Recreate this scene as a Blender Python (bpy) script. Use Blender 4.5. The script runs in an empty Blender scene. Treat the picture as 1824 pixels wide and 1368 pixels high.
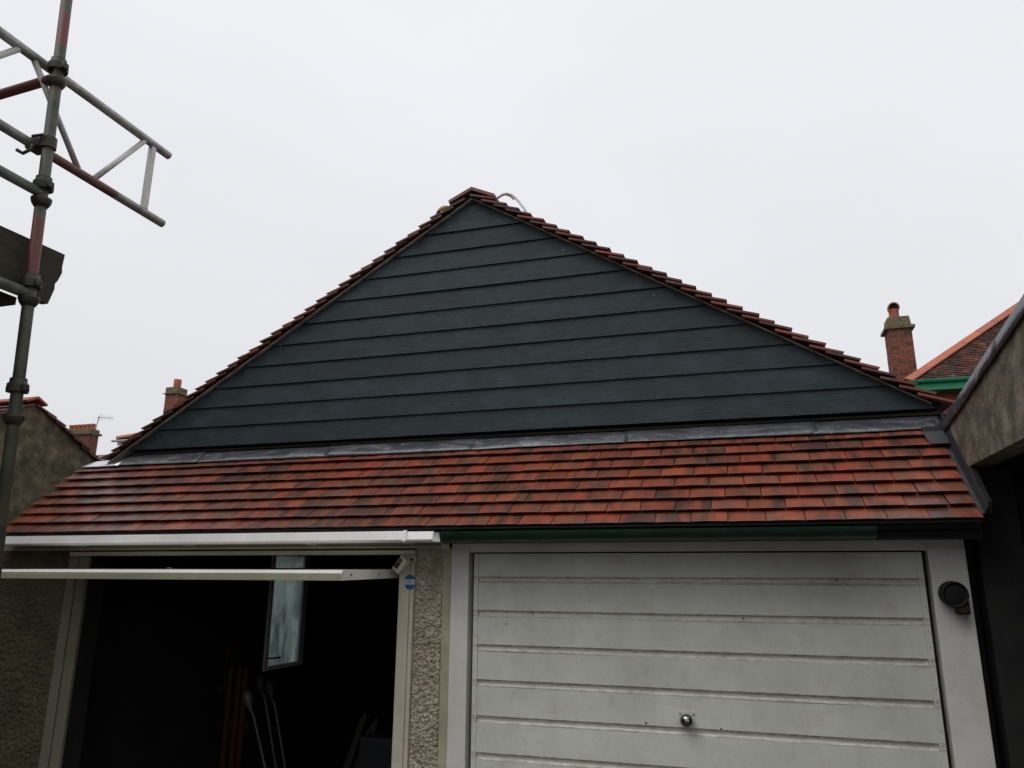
import bpy, bmesh, math, random
import numpy as np
from mathutils import Vector, Matrix

random.seed(7)
rng = np.random.default_rng(7)
S = bpy.context.scene
COL = S.collection

# ---------------------------------------------------------------- camera
cd = bpy.data.cameras.new("camera")
cam = bpy.data.objects.new("camera", cd)
COL.objects.link(cam)
cd.sensor_fit = 'HORIZONTAL'
cd.sensor_width = 36.0
cd.lens = 26.29
cd.clip_start = 0.05
cd.clip_end = 600
R = Matrix(((0.95667574, 0.06811804, 0.28307501),
            (0.29110016, -0.24273522, -0.92538657),
            (0.00567676, 0.96769807, -0.25204807)))
cam.matrix_world = Matrix.Translation((1.35938, -3.81128, 1.91274)) @ R.to_4x4()
S.camera = cam

# ---------------------------------------------------------------- sky, sun, exposure
SUN_EL, SUN_AZ = math.radians(55), math.radians(212)      # high over the yard to the left, veiled by cloud
W = bpy.data.worlds.new("World")
S.world = W
W.use_nodes = True
nt = W.node_tree
for n_ in list(nt.nodes):
    nt.nodes.remove(n_)
def wn(t, **k):
    n_ = nt.nodes.new(t)
    for a, b in k.items():
        setattr(n_, a, b)
    return n_
wo = wn('ShaderNodeOutputWorld')
bg = wn('ShaderNodeBackground')
bg.inputs['Strength'].default_value = 0.1
sky = wn('ShaderNodeTexSky', sky_type='NISHITA')
sky.sun_disc = False
sky.sun_elevation = SUN_EL
sky.sun_rotation = SUN_AZ
sky.air_density = 2.0
sky.dust_density = 6.0
hs = wn('ShaderNodeHueSaturation')
hs.inputs['Saturation'].default_value = 0.15
nt.links.new(sky.outputs[0], hs.inputs['Color'])
tc = wn('ShaderNodeTexCoord')
sep = wn('ShaderNodeSeparateXYZ')
nt.links.new(tc.outputs['Generated'], sep.inputs[0])
ramp = wn('ShaderNodeValToRGB')
ramp.color_ramp.elements[0].position = 0.0
ramp.color_ramp.elements[0].color = (0.735, 0.745, 0.775, 1)
ramp.color_ramp.elements[1].position = 0.60
ramp.color_ramp.elements[1].color = (0.872, 0.876, 0.916, 1)
ze = ramp.color_ramp.elements.new(1.0)
ze.color = (1.0, 1.0, 1.0, 1)          # overcast skies are brightest overhead
nt.links.new(sep.outputs['Z'], ramp.inputs[0])
cn = wn('ShaderNodeTexNoise')
cn.inputs['Scale'].default_value = 1.6
cn.inputs['Detail'].default_value = 4
cn.inputs['Roughness'].default_value = 0.45
mp = wn('ShaderNodeMapping')
mp.inputs['Scale'].default_value = (1, 1, 2.2)
nt.links.new(tc.outputs['Generated'], mp.inputs[0])
nt.links.new(mp.outputs[0], cn.inputs['Vector'])
mr = wn('ShaderNodeMapRange')
mr.inputs['From Min'].default_value = 0.3
mr.inputs['From Max'].default_value = 0.7
mr.inputs['To Min'].default_value = 9.6
mr.inputs['To Max'].default_value = 10.35
nt.links.new(cn.outputs['Fac'], mr.inputs['Value'])
vm = wn('ShaderNodeVectorMath', operation='SCALE')
nt.links.new(ramp.outputs[0], vm.inputs[0])
nt.links.new(mr.outputs[0], vm.inputs['Scale'])
mx = wn('ShaderNodeMix', data_type='RGBA')
mx.inputs['Factor'].default_value = 0.96
nt.links.new(hs.outputs[0], mx.inputs['A'])
nt.links.new(vm.outputs[0], mx.inputs['B'])
nt.links.new(mx.outputs['Result'], bg.inputs['Color'])
nt.links.new(bg.outputs[0], wo.inputs[0])

sl = bpy.data.lights.new("sun", 'SUN')
sl.energy = 0.85
sl.angle = math.radians(40)
sl.color = (1.0, 0.98, 0.95)
so = bpy.data.objects.new("sun", sl)
COL.objects.link(so)
sd = Vector((math.sin(SUN_AZ) * math.cos(SUN_EL), math.cos(SUN_AZ) * math.cos(SUN_EL), math.sin(SUN_EL)))
so.rotation_euler = sd.to_track_quat('Z', 'Y').to_euler()
so.location = (0, 0, 30)

S.view_settings.view_transform = 'Standard'
S.view_settings.look = 'None'
S.view_settings.exposure = 0.0
S.view_settings.gamma = 1.0
S.view_settings.use_curve_mapping = False
S.render.engine = 'CYCLES'
S.cycles.max_bounces = 6
S.cycles.use_denoising = True

# ---------------------------------------------------------------- helpers
def link(o):
    COL.objects.link(o)
    return o

def wpos(o):
    v = Vector((0, 0, 0))
    while o is not None:
        v += o.location
        o = o.parent
    return v

def thing(name, label, cat, loc=(0, 0, 0), group=None, kind=None):
    o = bpy.data.objects.new(name, None)
    o.empty_display_size = 0.2
    link(o)
    o.location = loc
    o['label'] = label
    o['category'] = cat
    if group:
        o['group'] = group
    if kind:
        o['kind'] = kind
    return o

def tag(o, label=None, cat=None, group=None, kind=None):
    for k, v in (('label', label), ('category', cat), ('group', group), ('kind', kind)):
        if v:
            o[k] = v
    return o

def raw(name, verts, faces, m, parent=None, smooth=False, origin=None):
    """world coordinates in, one mesh object out"""
    org = Vector(origin) if origin is not None else wpos(parent)
    me = bpy.data.meshes.new(name)
    me.from_pydata([tuple(Vector(v) - org) for v in verts], [], faces)
    me.materials.append(m)
    if smooth:
        me.polygons.foreach_set('use_smooth', [True] * len(me.polygons))
    me.update()
    o = bpy.data.objects.new(name, me)
    link(o)
    if parent is not None:
        o.parent = parent
        o.location = org - wpos(parent)
    else:
        o.location = org
    return o

class MB:
    def __init__(s):
        s.v, s.f = [], []
    def add(s, vs, fs):
        b = len(s.v)
        s.v += [tuple(v) for v in vs]
        s.f += [tuple(b + i for i in f) for f in fs]
        return s
    def box(s, x0, x1, y0, y1, z0, z1, bev=0.0):
        if bev <= 0:
            vs = [(x0, y0, z0), (x1, y0, z0), (x1, y1, z0), (x0, y1, z0), (x0, y0, z1), (x1, y0, z1), (x1, y1, z1), (x0, y1, z1)]
            return s.add(vs, [(0, 3, 2, 1), (4, 5, 6, 7), (0, 1, 5, 4), (1, 2, 6, 5), (2, 3, 7, 6), (3, 0, 4, 7)])
        bm = bmesh.new()
        bmesh.ops.create_cube(bm, size=1)
        for v in bm.verts:
            v.co = Vector(((x0 + x1) / 2 + v.co.x * (x1 - x0), (y0 + y1) / 2 + v.co.y * (y1 - y0), (z0 + z1) / 2 + v.co.z * (z1 - z0)))
        bmesh.ops.bevel(bm, geom=bm.edges[:], offset=bev, segments=2, profile=0.5, affect='EDGES')
        bm.verts.index_update()
        vs = [v.co[:] for v in bm.verts]
        fs = [[v.index for v in f.verts] for f in bm.faces]
        bm.free()
        return s.add(vs, fs)
    def prism(s, poly, axis, a, b):
        """poly in the two other axes (order x,y,z without axis), extruded along axis from a to b"""
        n = len(poly)
        def mk(p, t):
            q = list(p)
            q.insert(axis, t)
            return tuple(q)
        vs = [mk(p, a) for p in poly] + [mk(p, b) for p in poly]
        fs = [tuple(range(n))[::-1], tuple(range(n, 2 * n))] + [(i, (i + 1) % n, n + (i + 1) % n, n + i) for i in range(n)]
        return s.add(vs, fs)
    def tube(s, p, q, r, n=16, r2=None, caps=True, bore=0.0):
        p, q = Vector(p), Vector(q)
        r2 = r if r2 is None else r2
        d = (q - p).normalized()
        u = d.orthogonal().normalized()
        w = d.cross(u)
        vs = []
        for c, rr in ((p, r), (q, r2)):
            for i in range(n):
                a = 2 * math.pi * i / n
                vs.append(c + (u * math.cos(a) + w * math.sin(a)) * rr)
        fs = [(i, (i + 1) % n, n + (i + 1) % n, n + i) for i in range(n)]
        if caps and bore <= 0:
            fs += [tuple(range(n))[::-1], tuple(range(n, 2 * n))]
        if bore > 0:
            for c, rr, dd in ((p, r, d), (q, r2, -d)):
                for i in range(n):
                    a = 2 * math.pi * i / n
                    vs.append(c + (u * math.cos(a) + w * math.sin(a)) * bore)
                for i in range(n):
                    a = 2 * math.pi * i / n
                    vs.append(c + dd * 0.12 + (u * math.cos(a) + w * math.sin(a)) * bore)
            for k, b0 in ((0, 2 * n), (n, 4 * n)):
                for i in range(n):
                    j = (i + 1) % n
                    fs.append((k + j, k + i, b0 + i, b0 + j) if k == 0 else (k + i, k + j, b0 + j, b0 + i))
                    fs.append((b0 + j, b0 + i, b0 + n + i, b0 + n + j) if k == 0 else (b0 + i, b0 + j, b0 + n + j, b0 + n + i))
        return s.add(vs, fs)
    def lathe(s, prof, c, axis=(0, 0, 1), n=20):
        """prof: list of (radius, distance along axis)"""
        c, d = Vector(c), Vector(axis).normalized()
        u = d.orthogonal().normalized()
        w = d.cross(u)
        vs, fs = [], []
        for r, h in prof:
            for i in range(n):
                a = 2 * math.pi * i / n
                vs.append(c + d * h + (u * math.cos(a) + w * math.sin(a)) * r)
        for k in range(len(prof) - 1):
            for i in range(n):
                j = (i + 1) % n
                fs.append((k * n + i, k * n + j, (k + 1) * n + j, (k + 1) * n + i))
        return s.add(vs, fs)
    def path(s, pts, r, n=10):
        pts = [Vector(p) for p in pts]
        rings = []
        u = None
        for i, p in enumerate(pts):
            d = (pts[min(i + 1, len(pts) - 1)] - pts[max(i - 1, 0)]).normalized()
            if u is None:
                u = d.orthogonal().normalized()
            u = (u - d * u.dot(d)).normalized()
            w = d.cross(u)
            rings.append([p + (u * math.cos(2 * math.pi * k / n) + w * math.sin(2 * math.pi * k / n)) * r for k in range(n)])
        vs = [v for rg in rings for v in rg]
        fs = []
        for i in range(len(pts) - 1):
            for k in range(n):
                j = (k + 1) % n
                fs.append((i * n + k, i * n + j, (i + 1) * n + j, (i + 1) * n + k))
        fs += [tuple(range(n))[::-1], tuple(range(len(vs) - n, len(vs)))]
        return s.add(vs, fs)
    def xform(s, M):
        s.v = [tuple(M @ Vector(v)) for v in s.v]
        return s
    def build(s, name, m, parent=None, smooth=False, origin=None):
        return raw(name, s.v, s.f, m, parent, smooth, origin)

def smooth_by_angle(o, deg=35):
    me = o.data
    me.polygons.foreach_set('use_smooth', [True] * len(me.polygons))
    bm = bmesh.new()
    bm.from_mesh(me)
    lim = math.radians(deg)
    for e in bm.edges:
        if len(e.link_faces) == 2 and e.calc_face_angle(0) > lim:
            e.smooth = False
    bm.to_mesh(me)
    bm.free()
    return o

def inst(name, me, parent, loc, rot=None):
    """one more object on shared mesh data; loc in world"""
    o = bpy.data.objects.new(name, me)
    link(o)
    o.parent = parent
    o.location = Vector(loc) - wpos(parent)
    if rot is not None:
        o.rotation_euler = rot
    return o

# ---------------------------------------------------------------- materials
class NT:
    def __init__(s, name, rough=0.7, metal=0.0, spec=0.5):
        s.m = bpy.data.materials.new(name)
        s.m.use_nodes = True
        s.t = s.m.node_tree
        s.b = s.t.nodes['Principled BSDF']
        s.b.inputs['Roughness'].default_value = rough
        s.b.inputs['Metallic'].default_value = metal
        s.b.inputs['Specular IOR Level'].default_value = spec
        s.tc = s.n('ShaderNodeTexCoord')
        s.co = s.tc.outputs['Object']
    def n(s, t, **k):
        x = s.t.nodes.new(t)
        for a, b in k.items():
            setattr(x, a, b)
        return x
    def l(s, a, b):
        s.t.links.new(a, b)
    def map(s, scale=(1, 1, 1), src=None, rot=(0, 0, 0)):
        mp = s.n('ShaderNodeMapping')
        mp.inputs['Scale'].default_value = scale
        mp.inputs['Rotation'].default_value = rot
        s.l(src or s.co, mp.inputs[0])
        return mp.outputs[0]
    def rand_offset(s, src=None):
        oi = s.n('ShaderNodeObjectInfo')
        v = s.n('ShaderNodeVectorMath', operation='MULTIPLY_ADD')
        cb = s.n('ShaderNodeCombineXYZ')
        s.l(oi.outputs['Random'], cb.inputs[0])
        s.l(oi.outputs['Random'], cb.inputs[1])
        s.l(oi.outputs['Random'], cb.inputs[2])
        v.inputs[1].default_value = (57.3, 91.7, 33.1)
        s.l(cb.outputs[0], v.inputs[0])
        s.l(src or s.co, v.inputs[2])
        return v.outputs[0], oi.outputs['Random']
    def noise(s, vec, scale, detail=4, rough=0.55, dist=0.0):
        x = s.n('ShaderNodeTexNoise')
        x.inputs['Scale'].default_value = scale
        x.inputs['Detail'].default_value = detail
        x.inputs['Roughness'].default_value = rough
        x.inputs['Distortion'].default_value = dist
        s.l(vec, x.inputs['Vector'])
        return x.outputs['Fac']
    def voronoi(s, vec, scale, feature='F1'):
        x = s.n('ShaderNodeTexVoronoi', feature=feature)
        x.inputs['Scale'].default_value = scale
        s.l(vec, x.inputs['Vector'])
        return x
    def ramp(s, fac, stops, interp='LINEAR'):
        r = s.n('ShaderNodeValToRGB')
        r.color_ramp.interpolation = interp
        e = r.color_ramp.elements
        while len(e) < len(stops):
            e.new(0.5)
        for i, (p, c) in enumerate(stops):
            e[i].position = p
            e[i].color = (c[0], c[1], c[2], 1) if not isinstance(c, (int, float)) else (c, c, c, 1)
        s.l(fac, r.inputs[0])
        return r.outputs[0]
    def mix(s, fac, a, b, blend='MIX'):
        x = s.n('ShaderNodeMix', data_type='RGBA', blend_type=blend)
        for key, val in (('Factor', fac), ('A', a), ('B', b)):
            if hasattr(val, 'links') or hasattr(val, 'is_linked'):
                s.l(val, x.inputs[key])
            elif key == 'Factor':
                x.inputs[key].default_value = val
            else:
                x.inputs[key].default_value = (val[0], val[1], val[2], 1)
        return x.outputs['Result']
    def math(s, op, a, b=0.0):
        x = s.n('ShaderNodeMath', operation=op)
        for i, v in enumerate((a, b)):
            if hasattr(v, 'is_linked'):
                s.l(v, x.inputs[i])
            else:
                x.inputs[i].default_value = v
        return x.outputs[0]
    def color(s, c):
        if hasattr(c, 'is_linked'):
            s.l(c, s.b.inputs['Base Color'])
        else:
            s.b.inputs['Base Color'].default_value = (c[0], c[1], c[2], 1)
    def bump(s, h, strength=0.4, dist=0.01):
        x = s.n('ShaderNodeBump')
        x.inputs['Strength'].default_value = strength
        x.inputs['Distance'].default_value = dist
        s.l(h, x.inputs['Height'])
        s.l(x.outputs[0], s.b.inputs['Normal'])
    def rough(s, fac, lo, hi):
        r = s.n('ShaderNodeMapRange')
        r.inputs['To Min'].default_value = lo
        r.inputs['To Max'].default_value = hi
        s.l(fac, r.inputs['Value'])
        s.l(r.outputs[0], s.b.inputs['Roughness'])

def simple(name, col, rough=0.7, metal=0.0, var=0.25, scale=8, bump=0.0, stretch=(1, 1, 1), spec=0.5):
    t = NT(name, rough, metal, spec)
    v = t.map(stretch)
    nz = t.noise(v, scale, 5, 0.6)
    a = tuple(max(0, c * (1 - var)) for c in col)
    b = tuple(c * (1 + var) for c in col)
    t.color(t.ramp(nz, [(0.3, a), (0.7, b)]))
    if bump > 0:
        t.bump(t.noise(v, scale * 6, 4, 0.6), bump, 0.01)
    return t.m

def tile_mat(name, orange, dark, grey, dark_amt, rough, weather=0.0, sc=1.0):
    t = NT(name, rough, 0.0, 0.7)
    v, rnd = t.rand_offset()
    if sc != 1.0:
        v = t.map((sc, sc, sc), v)
    # smoky brushed patches running down the tile
    n1 = t.noise(t.map((1.0, 0.22, 1.0), v), 12, 3, 0.55, 0.5)
    n2 = t.noise(v, 70, 4, 0.65)
    n3 = t.noise(v, 6, 2, 0.5)
    sh = t.math('MULTIPLY', t.math('SUBTRACT', rnd, 0.5), 0.10)
    gp = t.n('ShaderNodeNewGeometry')
    soot = t.noise(gp.outputs['Position'], 1.9, 4, 0.6)      # smoky firing and weather marks running over several tiles
    f = t.math('SUBTRACT', t.math('ADD', n1, sh), t.math('MULTIPLY', t.math('SUBTRACT', soot, 0.46), 0.42))
    base = t.ramp(f, [(0.40 - 0.1 * (1 - dark_amt), dark), (0.48, tuple(0.5 * o + 0.5 * d for o, d in zip(orange, dark))), (0.60, orange)])
    base = t.mix(t.ramp(n3, [(0.40, 0.0), (0.70, 0.55)]), base, grey)
    base = t.mix(t.ramp(n2, [(0.35, 0.30), (0.6, 0.0)]), base, tuple(0.45 * d for d in dark))
    hsv = t.n('ShaderNodeHueSaturation')
    r2 = t.math('FRACT', t.math('MULTIPLY', rnd, 7.31))
    t.l(t.math('MULTIPLY_ADD', r2, 0.36), hsv.inputs['Value'])
    hsv.inputs['Value'].links[0].from_node.inputs[2].default_value = 0.80
    r3 = t.math('FRACT', t.math('MULTIPLY', rnd, 13.7))
    hm = t.math('MULTIPLY_ADD', r3, 0.010)
    hm.node.inputs[2].default_value = 0.496
    t.l(hm, hsv.inputs['Hue'])
    t.l(base, hsv.inputs['Color'])
    base = hsv.outputs[0]
    if weather > 0:
        w = t.noise(t.map((1, 1, 1.8), v), 16, 5, 0.75)
        base = t.mix(t.ramp(w, [(0.60, 0.0), (0.66, weather)]), base, (0.45, 0.44, 0.40))
    t.color(base)
    t.rough(n1, rough - 0.12, rough + 0.15)
    t.bump(t.math('ADD', n2, t.math('MULTIPLY', t.noise(v, 260, 2, 0.5), 0.5)), 0.22, 0.004)
    return t.m

M = {}
M['tile'] = tile_mat('clay tile orange', (0.33, 0.060, 0.025), (0.085, 0.038, 0.026), (0.17, 0.088, 0.058), 0.75, 0.38)
M['verge'] = tile_mat('clay tile verge', (0.17, 0.034, 0.018), (0.055, 0.021, 0.016), (0.09, 0.05, 0.04), 0.9, 0.65, 0.25)
M['vergebright'] = tile_mat('clay tile verge orange', (0.34, 0.065, 0.028), (0.15, 0.036, 0.022), (0.18, 0.07, 0.045), 0.5, 0.65, 0.2)
M['oldtile'] = tile_mat('weathered roof tile', (0.20, 0.062, 0.03), (0.075, 0.035, 0.022), (0.16, 0.12, 0.08), 0.7, 0.75, 0.7)
M['fartile'] = tile_mat('lichened old roof tile', (0.24, 0.062, 0.024), (0.05, 0.024, 0.016), (0.11, 0.06, 0.035), 1.0, 0.8, 0.85, 0.42)
M['hip'] = tile_mat('hip tile bright', (0.52, 0.10, 0.042), (0.30, 0.075, 0.04), (0.36, 0.13, 0.07), 0.2, 0.6)
M['ridge'] = tile_mat('ridge tile red', (0.26, 0.06, 0.04), (0.12, 0.04, 0.03), (0.15, 0.08, 0.06), 0.5, 0.6)

def m_clad():
    t = NT('slate grey cladding', 0.52, 0.0, 0.35)
    v, rnd = t.rand_offset()
    g1 = t.noise(t.map((1.4, 1, 26), v), 9, 6, 0.65, 0.8)
    g2 = t.noise(t.map((3, 1, 90), v), 6, 4, 0.6, 0.3)
    sm = t.noise(t.map((1, 1, 1.6), v), 5.5, 5, 0.68)
    c = t.ramp(sm, [(0.34, (0.0095, 0.020, 0.025)), (0.5, (0.0175, 0.031, 0.038)), (0.66, (0.033, 0.050, 0.060))])
    c = t.mix(t.ramp(g1, [(0.36, 0.6), (0.56, 0.0)]), c, (0.008, 0.013, 0.015))
    g3 = t.noise(t.map((0.8, 1, 30), v), 5, 5, 0.7, 0.4)
    c = t.mix(t.ramp(g3, [(0.55, 0.0), (0.72, 0.45)]), c, (0.060, 0.078, 0.084))
    c = t.mix(t.ramp(t.noise(v, 17, 5, 0.7), [(0.64, 0.0), (0.78, 0.28)]), c, (0.13, 0.14, 0.15))
    hsv = t.n('ShaderNodeHueSaturation')
    hm = t.math('MULTIPLY_ADD', rnd, 0.36)
    hm.node.inputs[2].default_value = 0.82
    t.l(hm, hsv.inputs['Value'])
    t.l(c, hsv.inputs['Color'])
    t.color(hsv.outputs[0])
    t.rough(sm, 0.36, 0.66)
    t.bump(t.math('ADD', g1, g2), 0.55, 0.004)
    return t.m
M['clad'] = m_clad()

def m_lead():
    t = NT('lead sheet', 0.38, 0.35, 0.8)
    v, rnd = t.rand_offset()
    n1 = t.noise(t.map((1, 2.5, 2.5), v), 5, 5, 0.65, 1.2)
    n2 = t.noise(v, 30, 4, 0.6)
    c = t.ramp(n1, [(0.3, (0.05, 0.052, 0.06)), (0.52, (0.085, 0.088, 0.10)), (0.72, (0.20, 0.203, 0.21))])
    c = t.mix(t.ramp(n2, [(0.62, 0.0), (0.74, 0.45)]), c, (0.55, 0.55, 0.54))
    t.color(c)
    t.rough(n1, 0.26, 0.5)
    t.bump(t.math('ADD', t.noise(v, 9, 3, 0.5), t.math('MULTIPLY', n2, 0.25)), 0.5, 0.02)
    return t.m
M['lead'] = m_lead()
M['glarelead'] = simple('lead with sky glare tone', (0.62, 0.63, 0.65), 0.24, 0.9, 0.12, 6, 0.05)  # brighter copy of the lead, sky glare at the left end put into it

def m_doorpaint(name, col, dirt, z_period=None, amt=0.5):
    t = NT(name, 0.45)
    v = t.co
    big = t.noise(v, 2.2, 4, 0.6)
    streak = t.noise(t.map((4.5, 1, 2.2), v), 3, 6, 0.7, 0.6)
    fine = t.noise(v, 60, 5, 0.75)
    c = t.ramp(big, [(0.3, tuple(x * 0.78 for x in col)), (0.65, col)])
    c = t.mix(t.ramp(t.noise(t.map((1, 1, 1.5), v), 7, 5, 0.7), [(0.5, 0.0), (0.72, 0.30 * amt)]), c, tuple(x * 0.62 for x in col))
    c = t.mix(t.ramp(t.noise(t.map((1.3, 1, 3.5), v), 4.0, 6, 0.72, 0.8), [(0.54, 0.0), (0.72, 0.24 * amt)]), c, (0.46, 0.39, 0.25))
    c = t.mix(t.ramp(streak, [(0.52, 0.0), (0.75, 0.22 * amt)]), c, dirt)
    c = t.mix(t.ramp(fine, [(0.66, 0.0), (0.74, 0.5 * amt)]), c, dirt)
    if z_period:
        # rusty grime lines where water lies along the pressed ribs
        sp = t.n('ShaderNodeSeparateXYZ')
        t.l(v, sp.inputs[0])
        ph = t.math('FRACT', t.math('DIVIDE', t.math('SUBTRACT', sp.outputs[2], z_period[0]), z_period[1]))
        band = t.ramp(ph, [(0.0, 0.25), (0.012, 0.75), (0.05, 0.25), (0.15, 0.55), (0.19, 0.85), (0.205, 0.05), (0.24, 0.0), (0.97, 0.0), (1.0, 0.4)])
        brk = t.ramp(t.noise(t.map((7, 1, 22), v), 3, 6, 0.75), [(0.42, 0.0), (0.66, 1.0)])
        c = t.mix(t.math('MULTIPLY', t.math('MULTIPLY', band, brk), amt), c, (0.16, 0.085, 0.04))
    sc = t.noise(t.map((3, 1, 3), v), 38, 2, 0.4, 2.0)
    c = t.mix(t.ramp(sc, [(0.70, 0.0), (0.73, 0.6)]), c, (0.20, 0.15, 0.10))
    t.color(c)
    t.rough(big, 0.32, 0.55)
    t.bump(t.math('ADD', t.noise(v, 3.2, 3, 0.5), t.math('MULTIPLY', fine, 0.05)), 0.35, 0.012)
    return t.m
M['doorpaint'] = m_doorpaint('white door paint', (0.75, 0.755, 0.69), (0.28, 0.24, 0.15), (1.892, 0.168), 1.0)
M['doorplain'] = m_doorpaint('white tilted door paint', (0.79, 0.78, 0.71), (0.34, 0.30, 0.20), None, 0.7)
M['whiteboard'] = m_doorpaint('white frame paint', (0.80, 0.795, 0.75), (0.26, 0.23, 0.17), None, 0.45)
M['cream'] = m_doorpaint('cream frame paint', (0.80, 0.75, 0.59), (0.22, 0.19, 0.09), None, 0.9)
M['shadecream'] = m_doorpaint('shaded cream frame paint', (0.24, 0.23, 0.165), (0.09, 0.08, 0.04), None, 1.0)  # darker copy of the cream for the left jamb, shade put into the colour
M['upvc'] = m_doorpaint('white gutter plastic', (0.88, 0.875, 0.85), (0.35, 0.33, 0.22), None, 0.5)
M['fasciacream'] = m_doorpaint('mossy cream fascia', (0.44, 0.42, 0.29), (0.13, 0.13, 0.05), None, 1.0)
M['green'] = simple('dark green gutter paint', (0.005, 0.028, 0.014), 0.4, 0, 0.45, 14, 0.15)
M['brightgreen'] = simple('bright green fascia paint', (0.010, 0.30, 0.14), 0.45, 0, 0.15, 4)

def m_pebble(name, c0, c1, c2, pale=0.45):
    t = NT(name, 0.85)
    v = t.co
    big = t.noise(v, 3.5, 5, 0.65)
    cell = t.voronoi(v, 95)
    f2 = t.noise(v, 120, 4, 0.7)
    c = t.ramp(big, [(0.3, c0), (0.5, c1), (0.72, c2)])
    hsv = t.n('ShaderNodeHueSaturation')
    vv = t.math('MULTIPLY_ADD', f2, 0.9)
    vv.node.inputs[2].default_value = 0.55
    t.l(vv, hsv.inputs['Value'])
    t.l(c, hsv.inputs['Color'])
    c = t.mix(t.ramp(cell.outputs['Color'], [(0.15, 0.35), (0.6, 0.0)]), hsv.outputs[0], (0.16, 0.13, 0.08))
    c = t.mix(t.ramp(cell.outputs['Color'], [(0.6, 0.0), (0.95, pale)]), c, (0.80, 0.76, 0.66))
    t.color(c)
    t.bump(f2, 0.5, 0.004)
    return t.m
M['pebble'] = m_pebble('pebble dash', (0.36, 0.33, 0.23), (0.52, 0.48, 0.36), (0.64, 0.60, 0.48))
M['pebbledim'] = m_pebble('old roughcast with shade tone', (0.045, 0.041, 0.018), (0.085, 0.074, 0.036), (0.125, 0.11, 0.06), 0.03)  # dirt tone, with the left wall's shade also put into the colour
M['smoothrender'] = simple('smooth render', (0.46, 0.43, 0.30), 0.85, 0, 0.2, 7, 0.3)

def m_render(name, a, b, c3, sc=1.0, streak=0.55):
    t = NT(name, 0.9)
    v = t.co
    n1 = t.noise(v, 5.0 * sc, 6, 0.68, 0.4)
    st = t.noise(t.map((6, 6, 0.9), v), 2.2 * sc, 4, 0.6)
    n2 = t.noise(v, 16 * sc, 5, 0.7)
    c = t.ramp(n1, [(0.36, a), (0.5, b), (0.66, c3)])
    c = t.mix(t.ramp(st, [(0.36, streak), (0.58, 0.0)]), c, tuple(x * 0.6 for x in a))
    c = t.mix(t.ramp(n2, [(0.50, 0.0), (0.70, 0.6)]), c, c3)
    c = t.mix(t.ramp(t.noise(v, 9 * sc, 5, 0.7), [(0.40, 0.6), (0.55, 0.0)]), c, tuple(x * 0.6 for x in a))
    t.color(c)
    t.bump(t.math('ADD', t.noise(v, 55, 5, 0.7), n2), 0.5, 0.01)
    return t.m
M['oldrender'] = m_render('mossy old render', (0.055, 0.055, 0.028), (0.135, 0.115, 0.068), (0.25, 0.205, 0.14), 0.9, 0.15)
M['cheek'] = m_render('stained cement board', (0.085, 0.08, 0.05), (0.19, 0.165, 0.115), (0.30, 0.26, 0.21), 1.2, 0.2)
M['darkrender'] = simple('dark grey render', (0.045, 0.045, 0.04), 0.9, 0, 0.3, 6, 0.4)
M['palerender'] = simple('pale house render', (0.34, 0.32, 0.28), 0.9, 0, 0.15, 2, 0.3)
M['blackgap'] = simple('bitumen felt and gap shade', (0.012, 0.012, 0.012), 0.9, 0, 0.3, 12)  # roofing felt; also the painted black of shaded gaps, undercourse and flue
M['inner'] = simple('inner wall with shade tone', (0.012, 0.012, 0.011), 0.95, 0, 0.4, 4, 0.3)  # shade of the garage interior and carport soffit is put into this colour
M['duskylead'] = simple('dark lead with shade tone', (0.045, 0.044, 0.05), 0.6, 0.1, 0.3, 9, 0.2)  # dark soaker tone; on the upstand it carries painted shade
M['darkrecess'] = simple('dark wood and recess shade', (0.016, 0.016, 0.015), 0.8, 0, 0.3, 6, 0.3)  # dark timber, with the carport recess shade put into the colour
M['mortar'] = simple('mortar', (0.24, 0.22, 0.18), 0.95, 0, 0.25, 18, 0.4)
M['strip'] = simple('fibre cement strip', (0.27, 0.25, 0.20), 0.9, 0, 0.35, 16, 0.3)
M['batten'] = simple('treated batten', (0.09, 0.075, 0.045), 0.8, 0, 0.35, 12, 0.3, (1, 1, 6))
M['chrome'] = simple('tarnished chrome', (0.30, 0.30, 0.29), 0.14, 1.0, 0.05, 10)
M['black'] = simple('black plastic', (0.004, 0.004, 0.005), 0.7, 0, 0.2, 10)
M['glassblack'] = simple('glossy black', (0.006, 0.006, 0.007), 0.12, 0, 0.2, 10)
M['amber'] = simple('amber lens', (0.05, 0.02, 0.006), 0.25, 0, 0.25, 12)
M['camwhite'] = simple('cream camera plastic', (0.62, 0.59, 0.48), 0.4, 0, 0.06, 14)
M['stickblue'] = simple('blue sticker', (0.02, 0.13, 0.33), 0.4, 0, 0.12, 30)
M['stickwhite'] = simple('white sticker band', (0.55, 0.60, 0.62), 0.4, 0, 0.08, 40)
M['stickmark'] = simple('grey sticker mark', (0.16, 0.24, 0.33), 0.5, 0, 0.1, 40)
M['rivet'] = simple('rivet', (0.33, 0.31, 0.26), 0.4, 0.4, 0.2, 30)
M['whitepipe'] = simple('white plastic pipe', (0.80, 0.80, 0.80), 0.4, 0, 0.05, 10)
M['yellow'] = simple('yellow tape', (0.60, 0.36, 0.03), 0.5, 0, 0.15, 20)
M['cable'] = simple('black cable', (0.02, 0.018, 0.02), 0.5, 0, 0.2, 20)
M['orangeplastic'] = simple('orange paint with bay shade', (0.045, 0.012, 0.002), 0.5, 0, 0.15, 12)  # orange lowered so the open bay's shade sits in the colour
M['steel'] = simple('brushed steel', (0.42, 0.42, 0.40), 0.3, 0.9, 0.15, 20)
M['shadesteel'] = simple('steel handle with bay shade', (0.06, 0.06, 0.06), 0.45, 0.5, 0.3, 20)  # darker steel copy, the bay's shade put into the colour
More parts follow.
